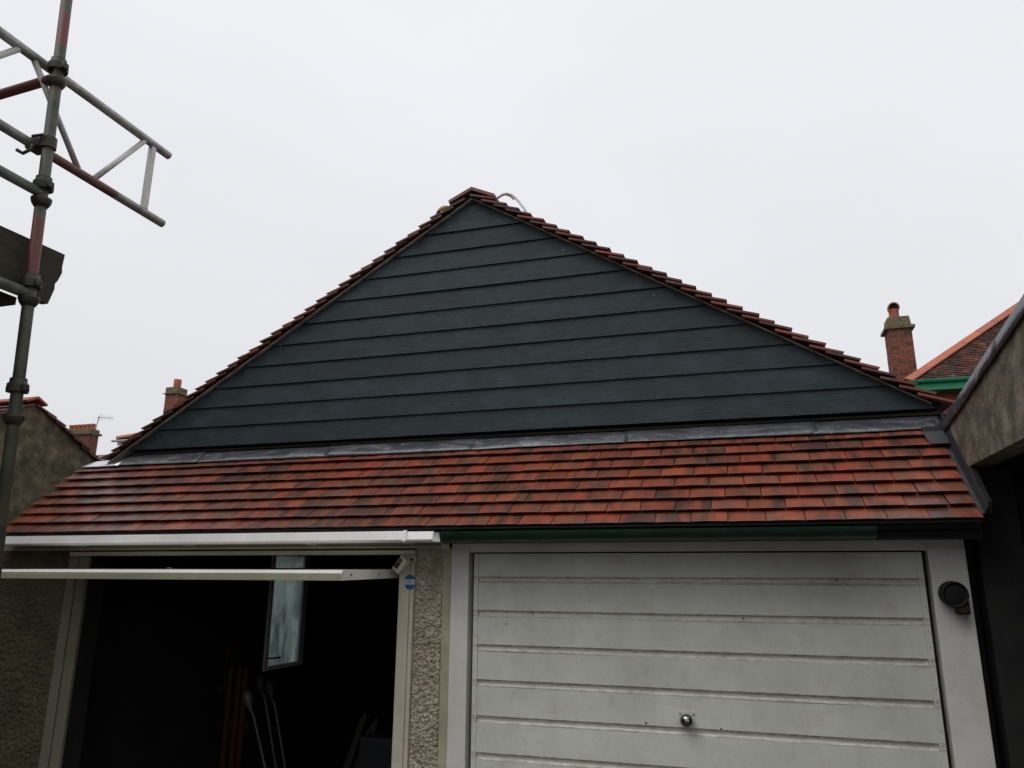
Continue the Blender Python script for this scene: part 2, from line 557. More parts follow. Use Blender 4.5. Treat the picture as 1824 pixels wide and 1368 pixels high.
M['greyplastic'] = simple('grey plastic', (0.05, 0.052, 0.052), 0.5, 0, 0.15, 20)
M['wood'] = simple('rough sawn wood', (0.025, 0.019, 0.013), 0.85, 0, 0.35, 9, 0.3, (8, 8, 1))
M['bluebox'] = simple('dark blue box', (0.005, 0.006, 0.010), 0.6, 0, 0.2, 8)
M['ground'] = simple('worn asphalt', (0.05, 0.05, 0.05), 0.9, 0, 0.3, 3, 0.4)
M['concrete'] = simple('stained concrete', (0.06, 0.058, 0.052), 0.9, 0, 0.3, 2.5, 0.4)
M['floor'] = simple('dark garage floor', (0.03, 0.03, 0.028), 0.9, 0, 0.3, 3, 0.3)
M['pot'] = simple('terracotta pot', (0.34, 0.085, 0.05), 0.75, 0, 0.25, 9, 0.2)
M['capmoss'] = m_render('mossy cement cap', (0.10, 0.085, 0.035), (0.17, 0.14, 0.07), (0.27, 0.23, 0.15), 3)
M['whitepaint'] = simple('white soffit paint', (0.72, 0.72, 0.70), 0.6, 0, 0.08, 6)
M['redbrick'] = simple('red brick wall', (0.24, 0.085, 0.05), 0.9, 0, 0.3, 4, 0.4)
M['aerial'] = simple('aerial alloy', (0.10, 0.10, 0.10), 0.5, 0.5, 0.2, 10)

def m_brick(name):
    t = NT(name, 0.88)
    v, rnd = t.rand_offset()
    n1 = t.noise(v, 14, 5, 0.65)
    c = t.ramp(rnd, [(0.0, (0.11, 0.030, 0.020)), (0.35, (0.23, 0.052, 0.028)), (0.7, (0.31, 0.072, 0.034)), (1.0, (0.19, 0.065, 0.042))])
    c = t.mix(t.ramp(n1, [(0.42, 0.5), (0.62, 0.0)]), c, (0.07, 0.04, 0.03))
    c = t.mix(t.ramp(t.noise(v, 9, 5, 0.7), [(0.66, 0.0), (0.72, 0.45)]), c, (0.40, 0.36, 0.32))
    t.color(c)
    t.bump(n1, 0.4, 0.01)
    return t.m
M['brick'] = m_brick('chimney brick')

def m_tube(name, bands, base=(0.17, 0.18, 0.155), alt=(0.30, 0.30, 0.27), metal=0.35, axis_=2, paint=(0.115, 0.018, 0.016), grime=0.5):
    """galvanised tube with worn paint on stretches of its length (world z)"""
    t = NT(name, 0.5, metal)
    g = t.n('ShaderNodeNewGeometry')
    v = t.co
    n1 = t.noise(v, 7, 5, 0.65)
    n2 = t.noise(v, 42, 5, 0.7)
    c = t.ramp(n1, [(0.3, base), (0.6, alt), (0.8, tuple(x * 0.7 for x in base))])
    c = t.mix(t.ramp(n2, [(0.5, 0.0), (0.7, grime)]), c, (0.10, 0.075, 0.05))
    if bands:
        sp = t.n('ShaderNodeSeparateXYZ')
        t.l(g.outputs['Position'], sp.inputs[0])
        zz = t.math('ADD', sp.outputs[axis_], t.math('MULTIPLY', t.math('SUBTRACT', n1, 0.5), 0.25))
        acc = None
        for lo, hi in bands:
            inside = t.math('MULTIPLY', t.math('GREATER_THAN', zz, lo), t.math('LESS_THAN', zz, hi))
            acc = inside if acc is None else t.math('MAXIMUM', acc, inside)
        wear = t.ramp(n2, [(0.58, 1.0), (0.66, 0.35)])
        c = t.mix(t.math('MULTIPLY', acc, wear), c, paint)
        mm = t.math('MULTIPLY', t.math('SUBTRACT', 1.0, acc), metal)
        t.l(mm, t.b.inputs['Metallic'])
    t.color(c)
    t.rough(n2, 0.38, 0.65)
    t.bump(n2, 0.25, 0.003)
    return t.m
M['standard'] = m_tube('worn scaffold standard', [(4.52, 4.72), (4.285, 4.36), (3.30, 3.60)], (0.018, 0.024, 0.015), (0.07, 0.072, 0.048), 0.15)
M['redtube'] = m_tube('red painted scaffold tube', [(0, 9)], (0.09, 0.05, 0.04), (0.12, 0.07, 0.06))
M['galv'] = m_tube('galvanised scaffold tube', [], (0.10, 0.125, 0.105), (0.24, 0.27, 0.24), 0.4)
M['alloy'] = m_tube('weathered alloy tube', [], (0.20, 0.205, 0.19), (0.44, 0.44, 0.42), 0.45)
M['alloyred'] = m_tube('alloy tube with red oxide stretch', [(-1.35, -0.86)], (0.16, 0.165, 0.15), (0.34, 0.34, 0.32), 0.5, 1, (0.13, 0.052, 0.04))
M['alloylight'] = m_tube('pale alloy brace', [], (0.46, 0.46, 0.43), (0.56, 0.56, 0.53), 0.3, 2, (0.1, 0.1, 0.1), 0.15)
M['castiron'] = m_tube('rusty cast coupler', [], (0.014, 0.016, 0.012), (0.042, 0.040, 0.030), 0.3)
M['board'] = simple('weathered scaffold board', (0.034, 0.030, 0.019), 0.9, 0, 0.4, 6, 0.5, (6, 1, 6))

def m_frosted():
    t = NT('frosted dirty glass', 0.35)
    v = t.co
    n1 = t.noise(t.map((3, 3, 1.1), v), 3.0, 5, 0.65, 0.8)
    c = t.ramp(n1, [(0.3, (0.30, 0.36, 0.36)), (0.5, (0.52, 0.60, 0.59)), (0.7, (0.75, 0.80, 0.78))])
    t.color(c)
    tr = t.n('ShaderNodeBsdfTranslucent')
    t.l(c, tr.inputs['Color'])
    ms = t.n('ShaderNodeMixShader')
    ms.inputs[0].default_value = 0.85
    t.l(t.b.outputs[0], ms.inputs[1])
    t.l(tr.outputs[0], ms.inputs[2])
    t.l(ms.outputs[0], t.t.nodes['Material Output'].inputs['Surface'])
    return t.m
M['frosted'] = m_frosted()

# ---------------------------------------------------------------- ground
tag(MB().add([(-300, -300, -0.004), (300, -300, -0.004), (300, 300, -0.004), (-300, 300, -0.004)], [(0, 1, 2, 3)]).build('ground', M['ground']), kind='structure')
tag(MB().add([(-3.4, -14, 0), (2.9, -14, 0), (2.9, -0.02, 0), (-3.4, -0.02, 0)], [(0, 1, 2, 3)]).build('driveway', M['concrete']), kind='structure')

# ================================================================ the double garage
G = thing('double_garage', 'double garage with slate grey boarded gable above an orange tiled lower roof and white doors', 'garage', (0, 0, 0))
APX, APZ, TAN = -0.187, 4.312, 0.612          # apex of the boarding and slope of the rakes
PIT = math.atan(TAN)

# --- walls
w = MB()
w.box(-3.27, -2.95, 0.012, 0.3, 0, 2.1)        # left pier behind roughcast
w.box(-3.05, -2.95, 0.3, 2.5, 0, 2.30)
w.box(-3.05, -2.95, 0.46, 2.5, 2.30, 2.62)
w.box(-3.05, -2.95, 3.14, 6.0, 0, 2.62)
w.box(-3.05, -2.95, 2.5, 3.14, 0, 1.075)
w.box(-3.05, -2.95, 2.5, 3.14, 2.16, 2.62)
w.box(2.29, 2.33, 0.10, 6.0, 0, 2.40)
w.box(2.29, 2.33, 0.46, 6.0, 2.40, 2.62)
w.box(-3.05, 2.33, 6.0, 6.1, 0, 2.62)
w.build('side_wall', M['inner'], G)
MB().box(-0.30, -0.20, 0.145, 5.99, 0, 2.38).build('shade_partition', M['inner'], G)  # unseen wall added to darken the open bay
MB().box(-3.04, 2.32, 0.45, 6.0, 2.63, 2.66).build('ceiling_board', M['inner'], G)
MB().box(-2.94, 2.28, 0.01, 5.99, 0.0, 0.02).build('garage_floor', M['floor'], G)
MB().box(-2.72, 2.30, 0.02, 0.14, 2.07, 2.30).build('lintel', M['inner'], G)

def roughcast(name, x0, x1, z0, z1, m, step, rad, smooth_top=0.0, depth=0.006):
    nx, nz = int((x1 - x0) / step) + 1, int((z1 - z0) / step) + 1
    H = np.zeros((nz, nx))
    n = int((x1 - x0) * (z1 - z0) / (rad * rad) * 0.62)
    X0, Z0 = rng.uniform(x0, x1, n), rng.uniform(z0, z1, n)
    RR = rad * rng.uniform(0.55, 1.25, n)
    AS = rng.uniform(0.8, 1.3, n)
    for cx, cz, r, a in zip(X0, Z0, RR, AS):
        if cz > z1 - smooth_top and rng.random() < 0.85:
            continue
        i0, i1 = max(0, int((cx - r - x0) / step)), min(nx, int((cx + r - x0) / step) + 2)
        j0, j1 = max(0, int((cz - r - z0) / step)), min(nz, int((cz + r - z0) / step) + 2)
        if i1 <= i0 or j1 <= j0:
            continue
        gx = (x0 + np.arange(i0, i1) * step - cx)[None, :] / (r * a)
        gz = (z0 + np.arange(j0, j1) * step - cz)[:, None] / r
        d2 = gx * gx + gz * gz
        h = np.sqrt(np.clip(1 - d2, 0, 1)) * depth * (0.5 + r / rad * 0.7)
        H[j0:j1, i0:i1] = np.maximum(H[j0:j1, i0:i1], h)
    H += rng.normal(0, depth * 0.05, H.shape)
    xs = np.linspace(x0, x1, nx)
    zs = np.linspace(z0, z1, nz)
    vs = [(xs[i], -H[j, i], zs[j]) for j in range(nz) for i in range(nx)]
    fs = [(j * nx + i, j * nx + i + 1, (j + 1) * nx + i + 1, (j + 1) * nx + i) for j in range(nz - 1) for i in range(nx - 1)]
    return raw(name, vs, fs, m, G)
# centre pier: pebble dash between the timber jamb and a smooth band
MB().box(-0.345, -0.131, 0.004, 0.14, 0, 2.07).build('pier', M['smoothrender'], G)
roughcast('pebble_dash', -0.333, -0.184, 0.02, 2.068, M['pebble'], 0.0025, 0.0088, 0.10, 0.0115)
MB().box(-0.182, -0.133, -0.006, 0.003, 0, 2.068, 0.001).build('render_band', M['smoothrender'], G)
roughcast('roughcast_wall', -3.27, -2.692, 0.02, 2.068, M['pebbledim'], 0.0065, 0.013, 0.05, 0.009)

# --- left doorway: cream timber frame
fr = MB()
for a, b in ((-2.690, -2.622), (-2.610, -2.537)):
    MB().box(a, b, -0.022, 0.0, 0, 2.034, 0.003).build('jamb', M['shadecream'], G)
MB().box(-2.6215, -2.6105, -0.006, 0.0, 0, 2.034).build('jamb_groove', M['batten'], G)
MB().box(-2.690, -2.540, 0.0005, 0.13, 0, 2.034).build('door_reveal', M['darkrecess'], G)
for a, b in ((-0.426, -0.3655), (-0.3605, -0.340)):
    MB().box(a, b, -0.024, 0.07, 0, 2.034, 0.0025).build('jamb', M['cream'], G)
MB().box(-0.3655, -0.3605, -0.012, 0.06, 0, 2.034).build('jamb_groove', M['cream'], G)
MB().box(-2.690, -0.340, -0.026, 0.07, 2.036, 2.060, 0.003).build('door_head', M['cream'], G)

# fascia and square white gutter
f = MB()
f.prism([(-0.115, 2.066), (-0.115, 2.15), (-0.095, 2.15), (-0.095, 2.066)], 0, -3.2, -0.148)
f.prism([(-0.126, 2.066), (-0.126, 2.078), (-0.1155, 2.082), (-0.1155, 2.066)], 0, -3.2, -0.148)
f.box(-3.2, -0.150, -0.0945, 0.004, 2.068, 2.076)
f.build('fascia', M['fasciacream'], G)
MB().box(-0.1475, -0.1415, -0.127, -0.02, 2.062, 2.165, 0.001).build('fascia_end', M['upvc'], G)
def channel(x0, x1, y0, y1, z0, z1, t):
    b = MB()
    sec = [(y0 + 0.016, z1), (y0, z0 + 0.010), (y0 + 0.008, z0), (y1, z0), (y1, z1), (y1 - t, z1), (y1 - t, z0 + t), (y0 + 0.01, z0 + t), (y0 + t, z0 + 0.012), (y0 + 0.016 + t, z1)]
    n = len(sec)
    vs = [(x0, a, c) for a, c in sec] + [(x1, a, c) for a, c in sec]
    fs = [(i, (i + 1) % n, n + (i + 1) % n, n + i) for i in range(n)]
    fs += [(0, 9, 8, 1), (1, 8, 7, 2), (2, 7, 6, 3), (3, 6, 5, 4)]
    fs += [tuple(n + i for i in q[::-1]) for q in fs[-4:]]
    return b.add(vs, fs)
gw = channel(-3.06, -0.262, -0.315, -0.205, 2.089, 2.143, 0.003).build('white_gutter', M['upvc'], G)
channel(-0.2615, -0.120, -0.312, -0.208, 2.0895, 2.140, 0.003).build('gutter_length', M['upvc'], gw)
channel(-0.281, -0.262, -0.320, -0.200, 2.083, 2.1465, 0.0025).build('gutter_union', M['upvc'], gw)
for gx in (-2.5, -1.7, -0.9):
    MB().box(gx, gx + 0.022, -0.204, -0.116, 2.086, 2.14, 0.002).build('gutter_bracket', M['upvc'], gw)

# half round green gutter and dark fascia on the right
def halfround(x0, x1, yc, zc, r, t=0.004, n=12):
    b = MB()
    sec = [(yc - math.cos(math.pi * i / n) * r, zc - math.sin(math.pi * i / n) * r) for i in range(n + 1)]
    sec += [(yc + math.cos(math.pi * i / n) * (r - t), zc - math.sin(math.pi * i / n) * (r - t)) for i in range(n + 1)]
    k = len(sec)
    vs = [(x0, a, c) for a, c in sec] + [(x1, a, c) for a, c in sec]
    fs = [(i, (i + 1) % k, k + (i + 1) % k, k + i) for i in range(k)]
    for i in range(n):
        q = (i, i + 1, k - 2 - i, k - 1 - i)
        fs += [q, tuple(k + j for j in q[::-1])]
    return b.add(vs, fs)
gg = smooth_by_angle(halfround(-0.085, 1.89, -0.258, 2.137, 0.052).build('green_gutter', M['green'], G))
for gx in (0.395, 1.215):
    smooth_by_angle(halfround(gx, gx + 0.03, -0.258, 2.1375, 0.0555, 0.003).build('gutter_union', M['green'], gg))
MB().prism([(-0.258 - 0.052 * math.cos(math.pi * i / 10), 2.137 - 0.052 * math.sin(math.pi * i / 10)) for i in range(11)], 0, 1.8905, 1.896).build('gutter_stop_end', M['green'], gg)
for gx in (0.10, 0.82, 1.55):
    smooth_by_angle(halfround(gx, gx + 0.018, -0.258, 2.1365, 0.0545, 0.002).build('gutter_bracket', M['green'], gg))
    MB().box(gx, gx + 0.018, -0.205, -0.154, 2.12, 2.134).build('gutter_bracket', M['green'], gg)
MB().box(-0.128, 2.325, -0.155, -0.13, 2.086, 2.165, 0.003).build('dark_fascia', M['green'], G)
MB().box(-0.128, 2.325, -0.1295, 0.02, 2.094, 2.100).build('soffit', M['whiteboard'], G)

# --- right doorway frame
MB().box(-0.130, -0.032, -0.020, 0.07, 0, 2.058, 0.003).build('door_post', M['whiteboard'], G)
MB().box(2.134, 2.283, -0.020, 0.07, 0, 2.058, 0.003).build('door_post', M['whiteboard'], G)
MB().box(-0.030, 2.132, -0.012, 0.07, 2.046, 2.0925, 0.003).build('door_head', M['whiteboard'], G)
for a, b in ((-0.1305, -0.0305), (2.1325, 2.283)):
    MB().box(a, b, -0.012, 0.07, 2.0585, 2.0925).build('head_block', M['whiteboard'], G)
MB().box(-0.031, 2.133, 0.055, 0.07, 0.0, 2.044).build('door_rebate', M['blackgap'], G)

# --- closed ribbed door
DL, DR = -0.008, 2.112
D = MB().box(DL, DR, 0.020, 0.050, 0.03, 2.040).build('garage_door', M['doorplain'], G)
tag(D, 'closed white ribbed steel garage door')
PZ, G0 = 0.168, 1.922                       # rib pitch, top of the first groove
XL, XR = DL + 0.026, DR - 0.026
def ribbed_panel(zt, zb):
    """face from zt down to zb, then the recessed groove below it"""
    d, gh = 0.013, 0.030
    prof = [(0.0, zt), (0.0, zb + 0.002), (0.0012, zb), (d, zb - 0.004), (d, zb - gh + 0.010), (0.003, zb - gh + 0.001), (0.0, zb - gh)]
    xs = np.linspace(XL, XR, 31)
    ph = random.random() * 6
    vs, fs = [], []
    for x in xs:
        for k, (y, z) in enumerate(prof):
            dent = 0.0016 * math.sin(x * 3.1 + ph) + 0.0009 * math.sin(x * 9.7 + ph * 2)
            vs.append((x, y + dent, z + 0.0012 * math.sin(x * 2.3 + zb * 5) * (1 if k else 0)))
    n = len(prof)
    for i in range(len(xs) - 1):
        for k in range(n - 1):
            fs.append((i * n + k, i * n + k + 1, (i + 1) * n + k + 1, (i + 1) * n + k))
    return vs, fs
zt = 2.038
k = 0
while zt > 0.12:
    zb = G0 - PZ * k
    vs, fs = ribbed_panel(zt, max(zb, 0.065))
    o = raw('door_panel', vs, fs, M['doorpaint'], D)
    zt = zb - 0.030
    k += 1
# end stiles with rivets
for a, b in ((DL, XL - 0.0005), (XR + 0.0005, DR)):
    MB().box(a, b, -0.0035, 0.0195, 0.031, 2.039, 0.0015).build('stile', M['doorpaint'], D)
rv = MB().lathe([(0.0, 0.0022), (0.0022, 0.0018), (0.0032, 0.0)], (0, 0, 0), (0, -1, 0), 8).build('rivet', M['rivet'], D, True, origin=(0, 0, 0))
rme = rv.data
first = True
for sx in (DL + 0.012, DR - 0.012):
    z = 1.97
    while z > 0.1:
        for dz in (0, -0.055):
            if first:
                rv.location = Vector((sx, -0.0035, z + dz)) - wpos(D)
                first = False
            else:
                inst('rivet', rme, D, (sx, -0.0035, z + dz))
        z -= PZ
# knob
hp = MB().box(1.014, 1.086, -0.0045, -0.002, 1.278, 1.324, 0.001).build('door_handle', M['doorpaint'], D)
kn = MB()
kn.lathe([(0.0, 0.058), (0.012, 0.0565), (0.022, 0.051), (0.0295, 0.041), (0.031, 0.032), (0.028, 0.023), (0.020, 0.016), (0.012, 0.011), (0.012, 0.0)], (1.050, -0.005, 1.287), (0, -1, 0), 24)
kn.build('knob', M['chrome'], hp, True)
for sx in (1.020, 1.080):
    MB().lathe([(0, 0.004), (0.004, 0.003), (0.0055, 0)], (sx, -0.005, 1.312), (0, -1, 0), 10).build('screw', M['steel'], hp, True)
# small drilled holes and hooks in the door face
hk = MB()
for hx, hz in ((0.31, 1.742), (0.17, 1.69), (1.20, 1.256), (0.86, 1.262), (1.75, 1.915), (1.33, 1.74)):
    hk.lathe([(0, 0.0035), (0.004, 0.002), (0.005, 0)], (hx, -0.001, hz), (0, -1, 0), 8)
hk.build('bolt_head', M['batten'], D)

# --- open up-and-over door in the left bay (its lower end sticks out level under the head)
od = MB()
x0, x1 = -2.556, -0.452
def rail(y0, y1, zt, zb):
    od.prism([(y0, zb), (y0, zb + 0.028), (y0 + 0.004, zb + 0.030), (y0 + 0.004, zb + 0.034), (y0 + 0.022, zt), (y1, zt), (y1, zb)], 0, x0, x1)
rail(-0.600, -0.565, 1.948, 1.900)
O = od.build('garage_door', M['doorplain'], G)
tag(O, 'open white garage door tipped up level in the left bay')
MB().box(x0 + 0.0005, x1 - 0.0005, -0.6045, -0.6005, 1.8995, 1.9265, 0.001).build('door_bottom_strip', M['fasciacream'], O)
MB().box(x0 + 0.001, x1 - 0.001, -0.6025, -0.6005, 1.9285, 1.9312, 0.0005).build('weather_bead', M['batten'], O)
for a, b in ((x0 + 0.001, x0 + 0.032), (x1 - 0.032, x1 - 0.001)):
    q = MB()
    q.prism([(-0.564, 1.901), (-0.564, 1.9475), (1.30, 1.985), (1.30, 1.940)], 0, a, b)
    q.build('door_side_rail', M['doorplain'], O)
pz = -0.564
for i in range(11):
    a, b = pz, min(pz + 0.160, 1.30)
    za, zb = 1.9465 + (a + 0.564) * 0.0201, 1.9465 + (b + 0.564) * 0.0201
    p = MB()
    p.prism([(a, za - 0.004), (a, za), (b - 0.02, zb - 0.0004), (b - 0.014, zb - 0.013), (b, zb - 0.013), (b, zb - 0.017), (b - 0.017, zb - 0.017), (b - 0.021, zb - 0.0045)], 0, x0 + 0.033, x1 - 0.033)
    p.build('door_panel', M['doorplain'], O)
    pz += 0.168
bh = MB()
for bx, by in ((x1 + 0.0005, -0.50), (x1 + 0.0005, -0.22), (x1 + 0.0005, -0.08)):
    bh.lathe([(0, 0.003), (0.005, 0.002), (0.006, 0)], (bx, by, 1.925 + (by + 0.56) * 0.02), (1, 0, 0), 8)
bh.build('bolt_head', M['batten'], O)
MB().box(-1.465, -1.440, -0.575, -0.565, 1.949, 1.958, 0.002).build('latch', M['steel'], O)

# --- side window of frosted glass
WN = MB()
WN.box(-2.965, -2.925, 2.505, 2.545, 1.08, 2.155, 0.003)
WN.box(-2.965, -2.925, 3.045, 3.135, 1.08, 2.155, 0.003)
WN.box(-2.965, -2.925, 2.546, 3.044, 1.08, 1.115, 0.003)
WN.box(-2.965, -2.925, 2.546, 3.044, 2.12, 2.155, 0.003)
wn_ = WN.build('window', M['whitepaint'], G)
MB().box(-2.950, -2.944, 2.547, 3.043, 1.116, 2.119).build('pane', M['frosted'], wn_)
MB().path([(-2.922, 2.53, 1.19), (-2.895, 2.53, 1.19), (-2.893, 2.60, 1.188), (-2.893, 2.69, 1.185)], 0.008, 8).build('window_handle', M['black'], wn_, True)

# --- lower (pent) roof in plain clay tiles
ANG = math.atan2(0.44, 0.50)                  # slope of the tile tails
LR = MB()
LR.prism([(-0.17, 2.118), (0.35, 2.58), (0.35, 2.56), (-0.17, 2.098)], 0, -3.05, 2.315)
LR = LR.build('lower_roof', M['blackgap'], G)
TH, GAUGE, PW = 0.0112, 0.0952, 0.1645
def plain_tile(width, length=0.190, th=TH, camber=0.003):
    """tail edge at local y = 0, running up the slope along +y, top face +z, gentle camber"""
    vs, fs = [], []
    nx = 4
    for j, y in enumerate((0.0, 0.002, length)):
        for i in range(nx + 1):
            x = (i / nx - 0.5) * width
            c = -camber * (abs(2 * i / nx - 1) ** 2) * 0.6
            top = th + c - (0.0008 if j == 0 else 0)
            vs.append((x, y, top))
    for j, y in enumerate((0.009, length)):
        for i in range(nx + 1):
            x = (i / nx - 0.5) * width
            c = -camber * (abs(2 * i / nx - 1) ** 2) * 0.6
            vs.append((x, y, c))
    n = nx + 1
    for j in range(2):
        for i in range(nx):
            fs.append((j * n + i, j * n + i + 1, (j + 1) * n + i + 1, (j + 1) * n + i))
    b0 = 3 * n
    for i in range(nx):
        fs.append((b0 + i, b0 + n + i, b0 + n + i + 1, b0 + i + 1))
        fs.append((b0 + i, b0 + i + 1, i + 1, i))
    fs.append((0, n, 2 * n, b0 + n, b0))
    fs.append((nx, b0 + nx, b0 + n + nx, 2 * n + nx, n + nx))
    return vs, fs
def tile_mesh(name, width, m, **k):
    vs, fs = plain_tile(width, **k)
    me = bpy.data.meshes.new(name)
    me.from_pydata(vs, [], fs)
    me.materials.append(m)
    me.update()
    return me
full = tile_mesh('roof_tile', PW - 0.004, M['tile'])
wide = {}
xl, xr = -3.065, 2.312
tilt = ANG - math.radians(13.0)
us = Vector((0, math.cos(ANG), math.sin(ANG)))
nn = Vector((0, -math.sin(ANG), math.cos(ANG)))
for c in range(8):
    base = Vector((0, -0.252, 2.1635)) + us * (GAUGE * c)
    edge = xr if c < 6 else xr - (0.057 if c == 6 else 0.050)
    x = xl - (0.0 if c % 2 else PW / 2) + 0.01 * math.sin(c * 2.1)
    course_wave = random.random() * 6
    while x < edge - 0.02:
        a, b = max(x, xl + random.uniform(-0.003, 0.003)), min(x + PW, edge)
        if edge - b < 0.06:
            b = edge
        wd = b - a
        if wd < 0.045:
            x += PW
            continue
        if abs(wd - PW) < 0.002:
            me = full
        else:
            key = round(wd, 2)
            if key not in wide:
                wide[key] = tile_mesh('roof_tile', key - 0.004, M['tile'])
            me = wide[key]
        lift = 0.0010 * math.sin(a * 1.7 + course_wave) + random.uniform(-0.0006, 0.0012)
        p = base + Vector(((a + b) / 2, 0, 0)) + us * (random.uniform(-0.0014, 0.0014) + 0.0018 * math.sin(a * 1.1 + course_wave)) + nn * lift
        inst('roof_tile', me, LR, p, (tilt + random.uniform(-0.006, 0.006), random.uniform(-0.003, 0.003), random.uniform(-0.004, 0.004)))
        x = max(x + PW, b - 0.001)
# eaves undercourse seen below the tails, and dark fill under the left verge
MB().prism([(-0.245, 2.152), (-0.245, 2.160), (-0.10, 2.262), (-0.10, 2.250)], 0, xl + 0.004, xr - 0.002).build('eaves_undercourse', M['blackgap'], LR)  # clay course given black, the eaves shade put into its colour
MB().prism([(-0.16, 2.14), (0.34, 2.59), (0.36, 2.59), (0.36, 2.1), (-0.16, 2.1)], 0, -3.046, -3.03).build('verge_fill', M['mortar'], LR)

# --- lead apron between boarding and tiles
laps = [-3.055, -2.74, -2.10, -1.12, -0.17, 0.76, 1.73, 2.335]
for i in range(7):
    a, b = laps[i], laps[i + 1] + (0.03 if i < 6 else 0)
    nx = max(6, int((b - a) / 0.04))
    vs, fs = [], []
    ph = random.random() * 9
    for k in range(nx + 1):
        x = a + (b - a) * k / nx
        fl = max(0.0, min(1.0, (-2.70 - x) / 0.25))
        wv = 0.0035 * math.sin(x * 4.3 + ph) + 0.0025 * math.sin(x * 11 + ph * 2)
        lf = 0.003 * (i % 2)
        sag = 0.006 * math.sin(x * 2.2 + ph)
        for (y, z) in ((0.281 + sag, 2.646 + sag * 0.8), (0.283 + sag, 2.652 + lf + wv * 0.5), (0.305, 2.674 + lf + wv), (0.335, 2.700 + lf + wv), (0.366, 2.724 + lf), (0.405, 2.735 + lf)):
            vs.append((x, y + 0.07 * fl * max(0, (z - 2.65) / 0.08), z - 0.012 * fl * max(0, (z - 2.65) / 0.08)))
    n = 6
    for k in range(nx):
        for j in range(n - 1):
            fs.append((k * n + j, (k + 1) * n + j, (k + 1) * n + j + 1, k * n + j + 1))
    o = raw('lead_sheet', vs, fs, M['glarelead'] if i == 0 else M['lead'], G, True)
    sm = o.modifiers.new('thickness', 'SOLIDIFY')
    sm.thickness = 0.003
# lead soaker in the right-hand corner
s_ = MB()
pc = Vector((0, -0.252, 2.1635)) + us * (GAUGE * 6.0) + nn * 0.015
pd = pc + us * 0.115
s_.add([(2.245, pc.y, pc.z), (2.332, pc.y, pc.z), (2.332, pd.y, pd.z), (2.235, pd.y, pd.z)], [(0, 1, 2, 3)])
o = s_.build('lead_soaker', M['duskylead'], G)
o.modifiers.new('thickness', 'SOLIDIFY').thickness = 0.004
pe = pd + us * 0.045
o = MB().add([(2.24, pd.y, pd.z + 0.001), (2.332, pd.y, pd.z + 0.001), (2.332, pe.y, pe.z), (2.24, pe.y, pe.z)], [(0, 1, 2, 3)]).build('felt_edge', M['blackgap'], G)
o.modifiers.new('thickness', 'SOLIDIFY').thickness = 0.003

# --- boarded gable
def rake_x(z, side):
    return APX + side * (APZ - z) / TAN
back = MB()
back.prism([(rake_x(2.60, -1), 2.60), (rake_x(2.60, 1), 2.60), (APX, APZ)], 1, 0.408, 0.44)
back.build('gable_backing', M['blackgap'], G)
MB().box(-2.86, 2.36, 0.392, 0.407, 2.738, 2.752, 0.001).build('starter_batten', M['batten'], G)
zs = [2.762, 2.896, 3.0295, 3.1625, 3.2965, 3.4305, 3.568, 3.7025, 3.8385, 3.970, 4.103, APZ - 0.004]
for i in range(11):
    z0, z1 = zs[i], zs[i + 1] + (0.022 if i < 10 else 0)
    z1c = min(z1, APZ - 0.002)
    yb, yt = 0.3445, 0.3445 + 0.013 * (z1c - z0) / 0.156
    def yy(z):
        return yb + (yt - yb) * (z - z0) / max(1e-6, (z1c - z0))
    nx = 24
    vs, fs = [], []
    ph = random.random() * 7
    for k in range(nx + 1):
        t_ = k / nx
        for z, dy in ((z0, 0.011), (z0, 0.0), (z0 + 0.0015, -0.0), (z1c, 0.0), (z1c, 0.011)):
            xa, xb = rake_x(z, -1) + 0.004, rake_x(z, 1) - 0.004
            if xb < xa:
                xa = xb = APX
            x = xa + (xb - xa) * t_
            wob = 0.0012 * math.sin(x * 2.1 + ph)
            vs.append((x, yy(z) + dy + wob * 0.6, z + (wob if z < z0 + 0.01 else 0)))
    n = 5
    for k in range(nx):
        for j in range(n - 1):
            fs.append((k * n + j, k * n + j + 1, (k + 1) * n + j + 1, (k + 1) * n + j))
    fs.append((0, 4, 3, 2, 1))
    e = nx * n
    fs.append((e, e + 1, e + 2, e + 3, e + 4))
    raw('cladding_board', vs, fs, M['clad'], G)
sc = MB()
for sx, sz in ((-0.345, 4.138), (-0.004, 4.137), (0.416, 3.873), (-1.02, 3.735), (0.95, 3.52), (-1.55, 3.42)):
    sc.lathe([(0, 0.002), (0.0028, 0.0012), (0.0034, 0)], (sx, 0.3447, sz), (0, -1, 0), 8)
sc.build('screw', M['steel'], G)

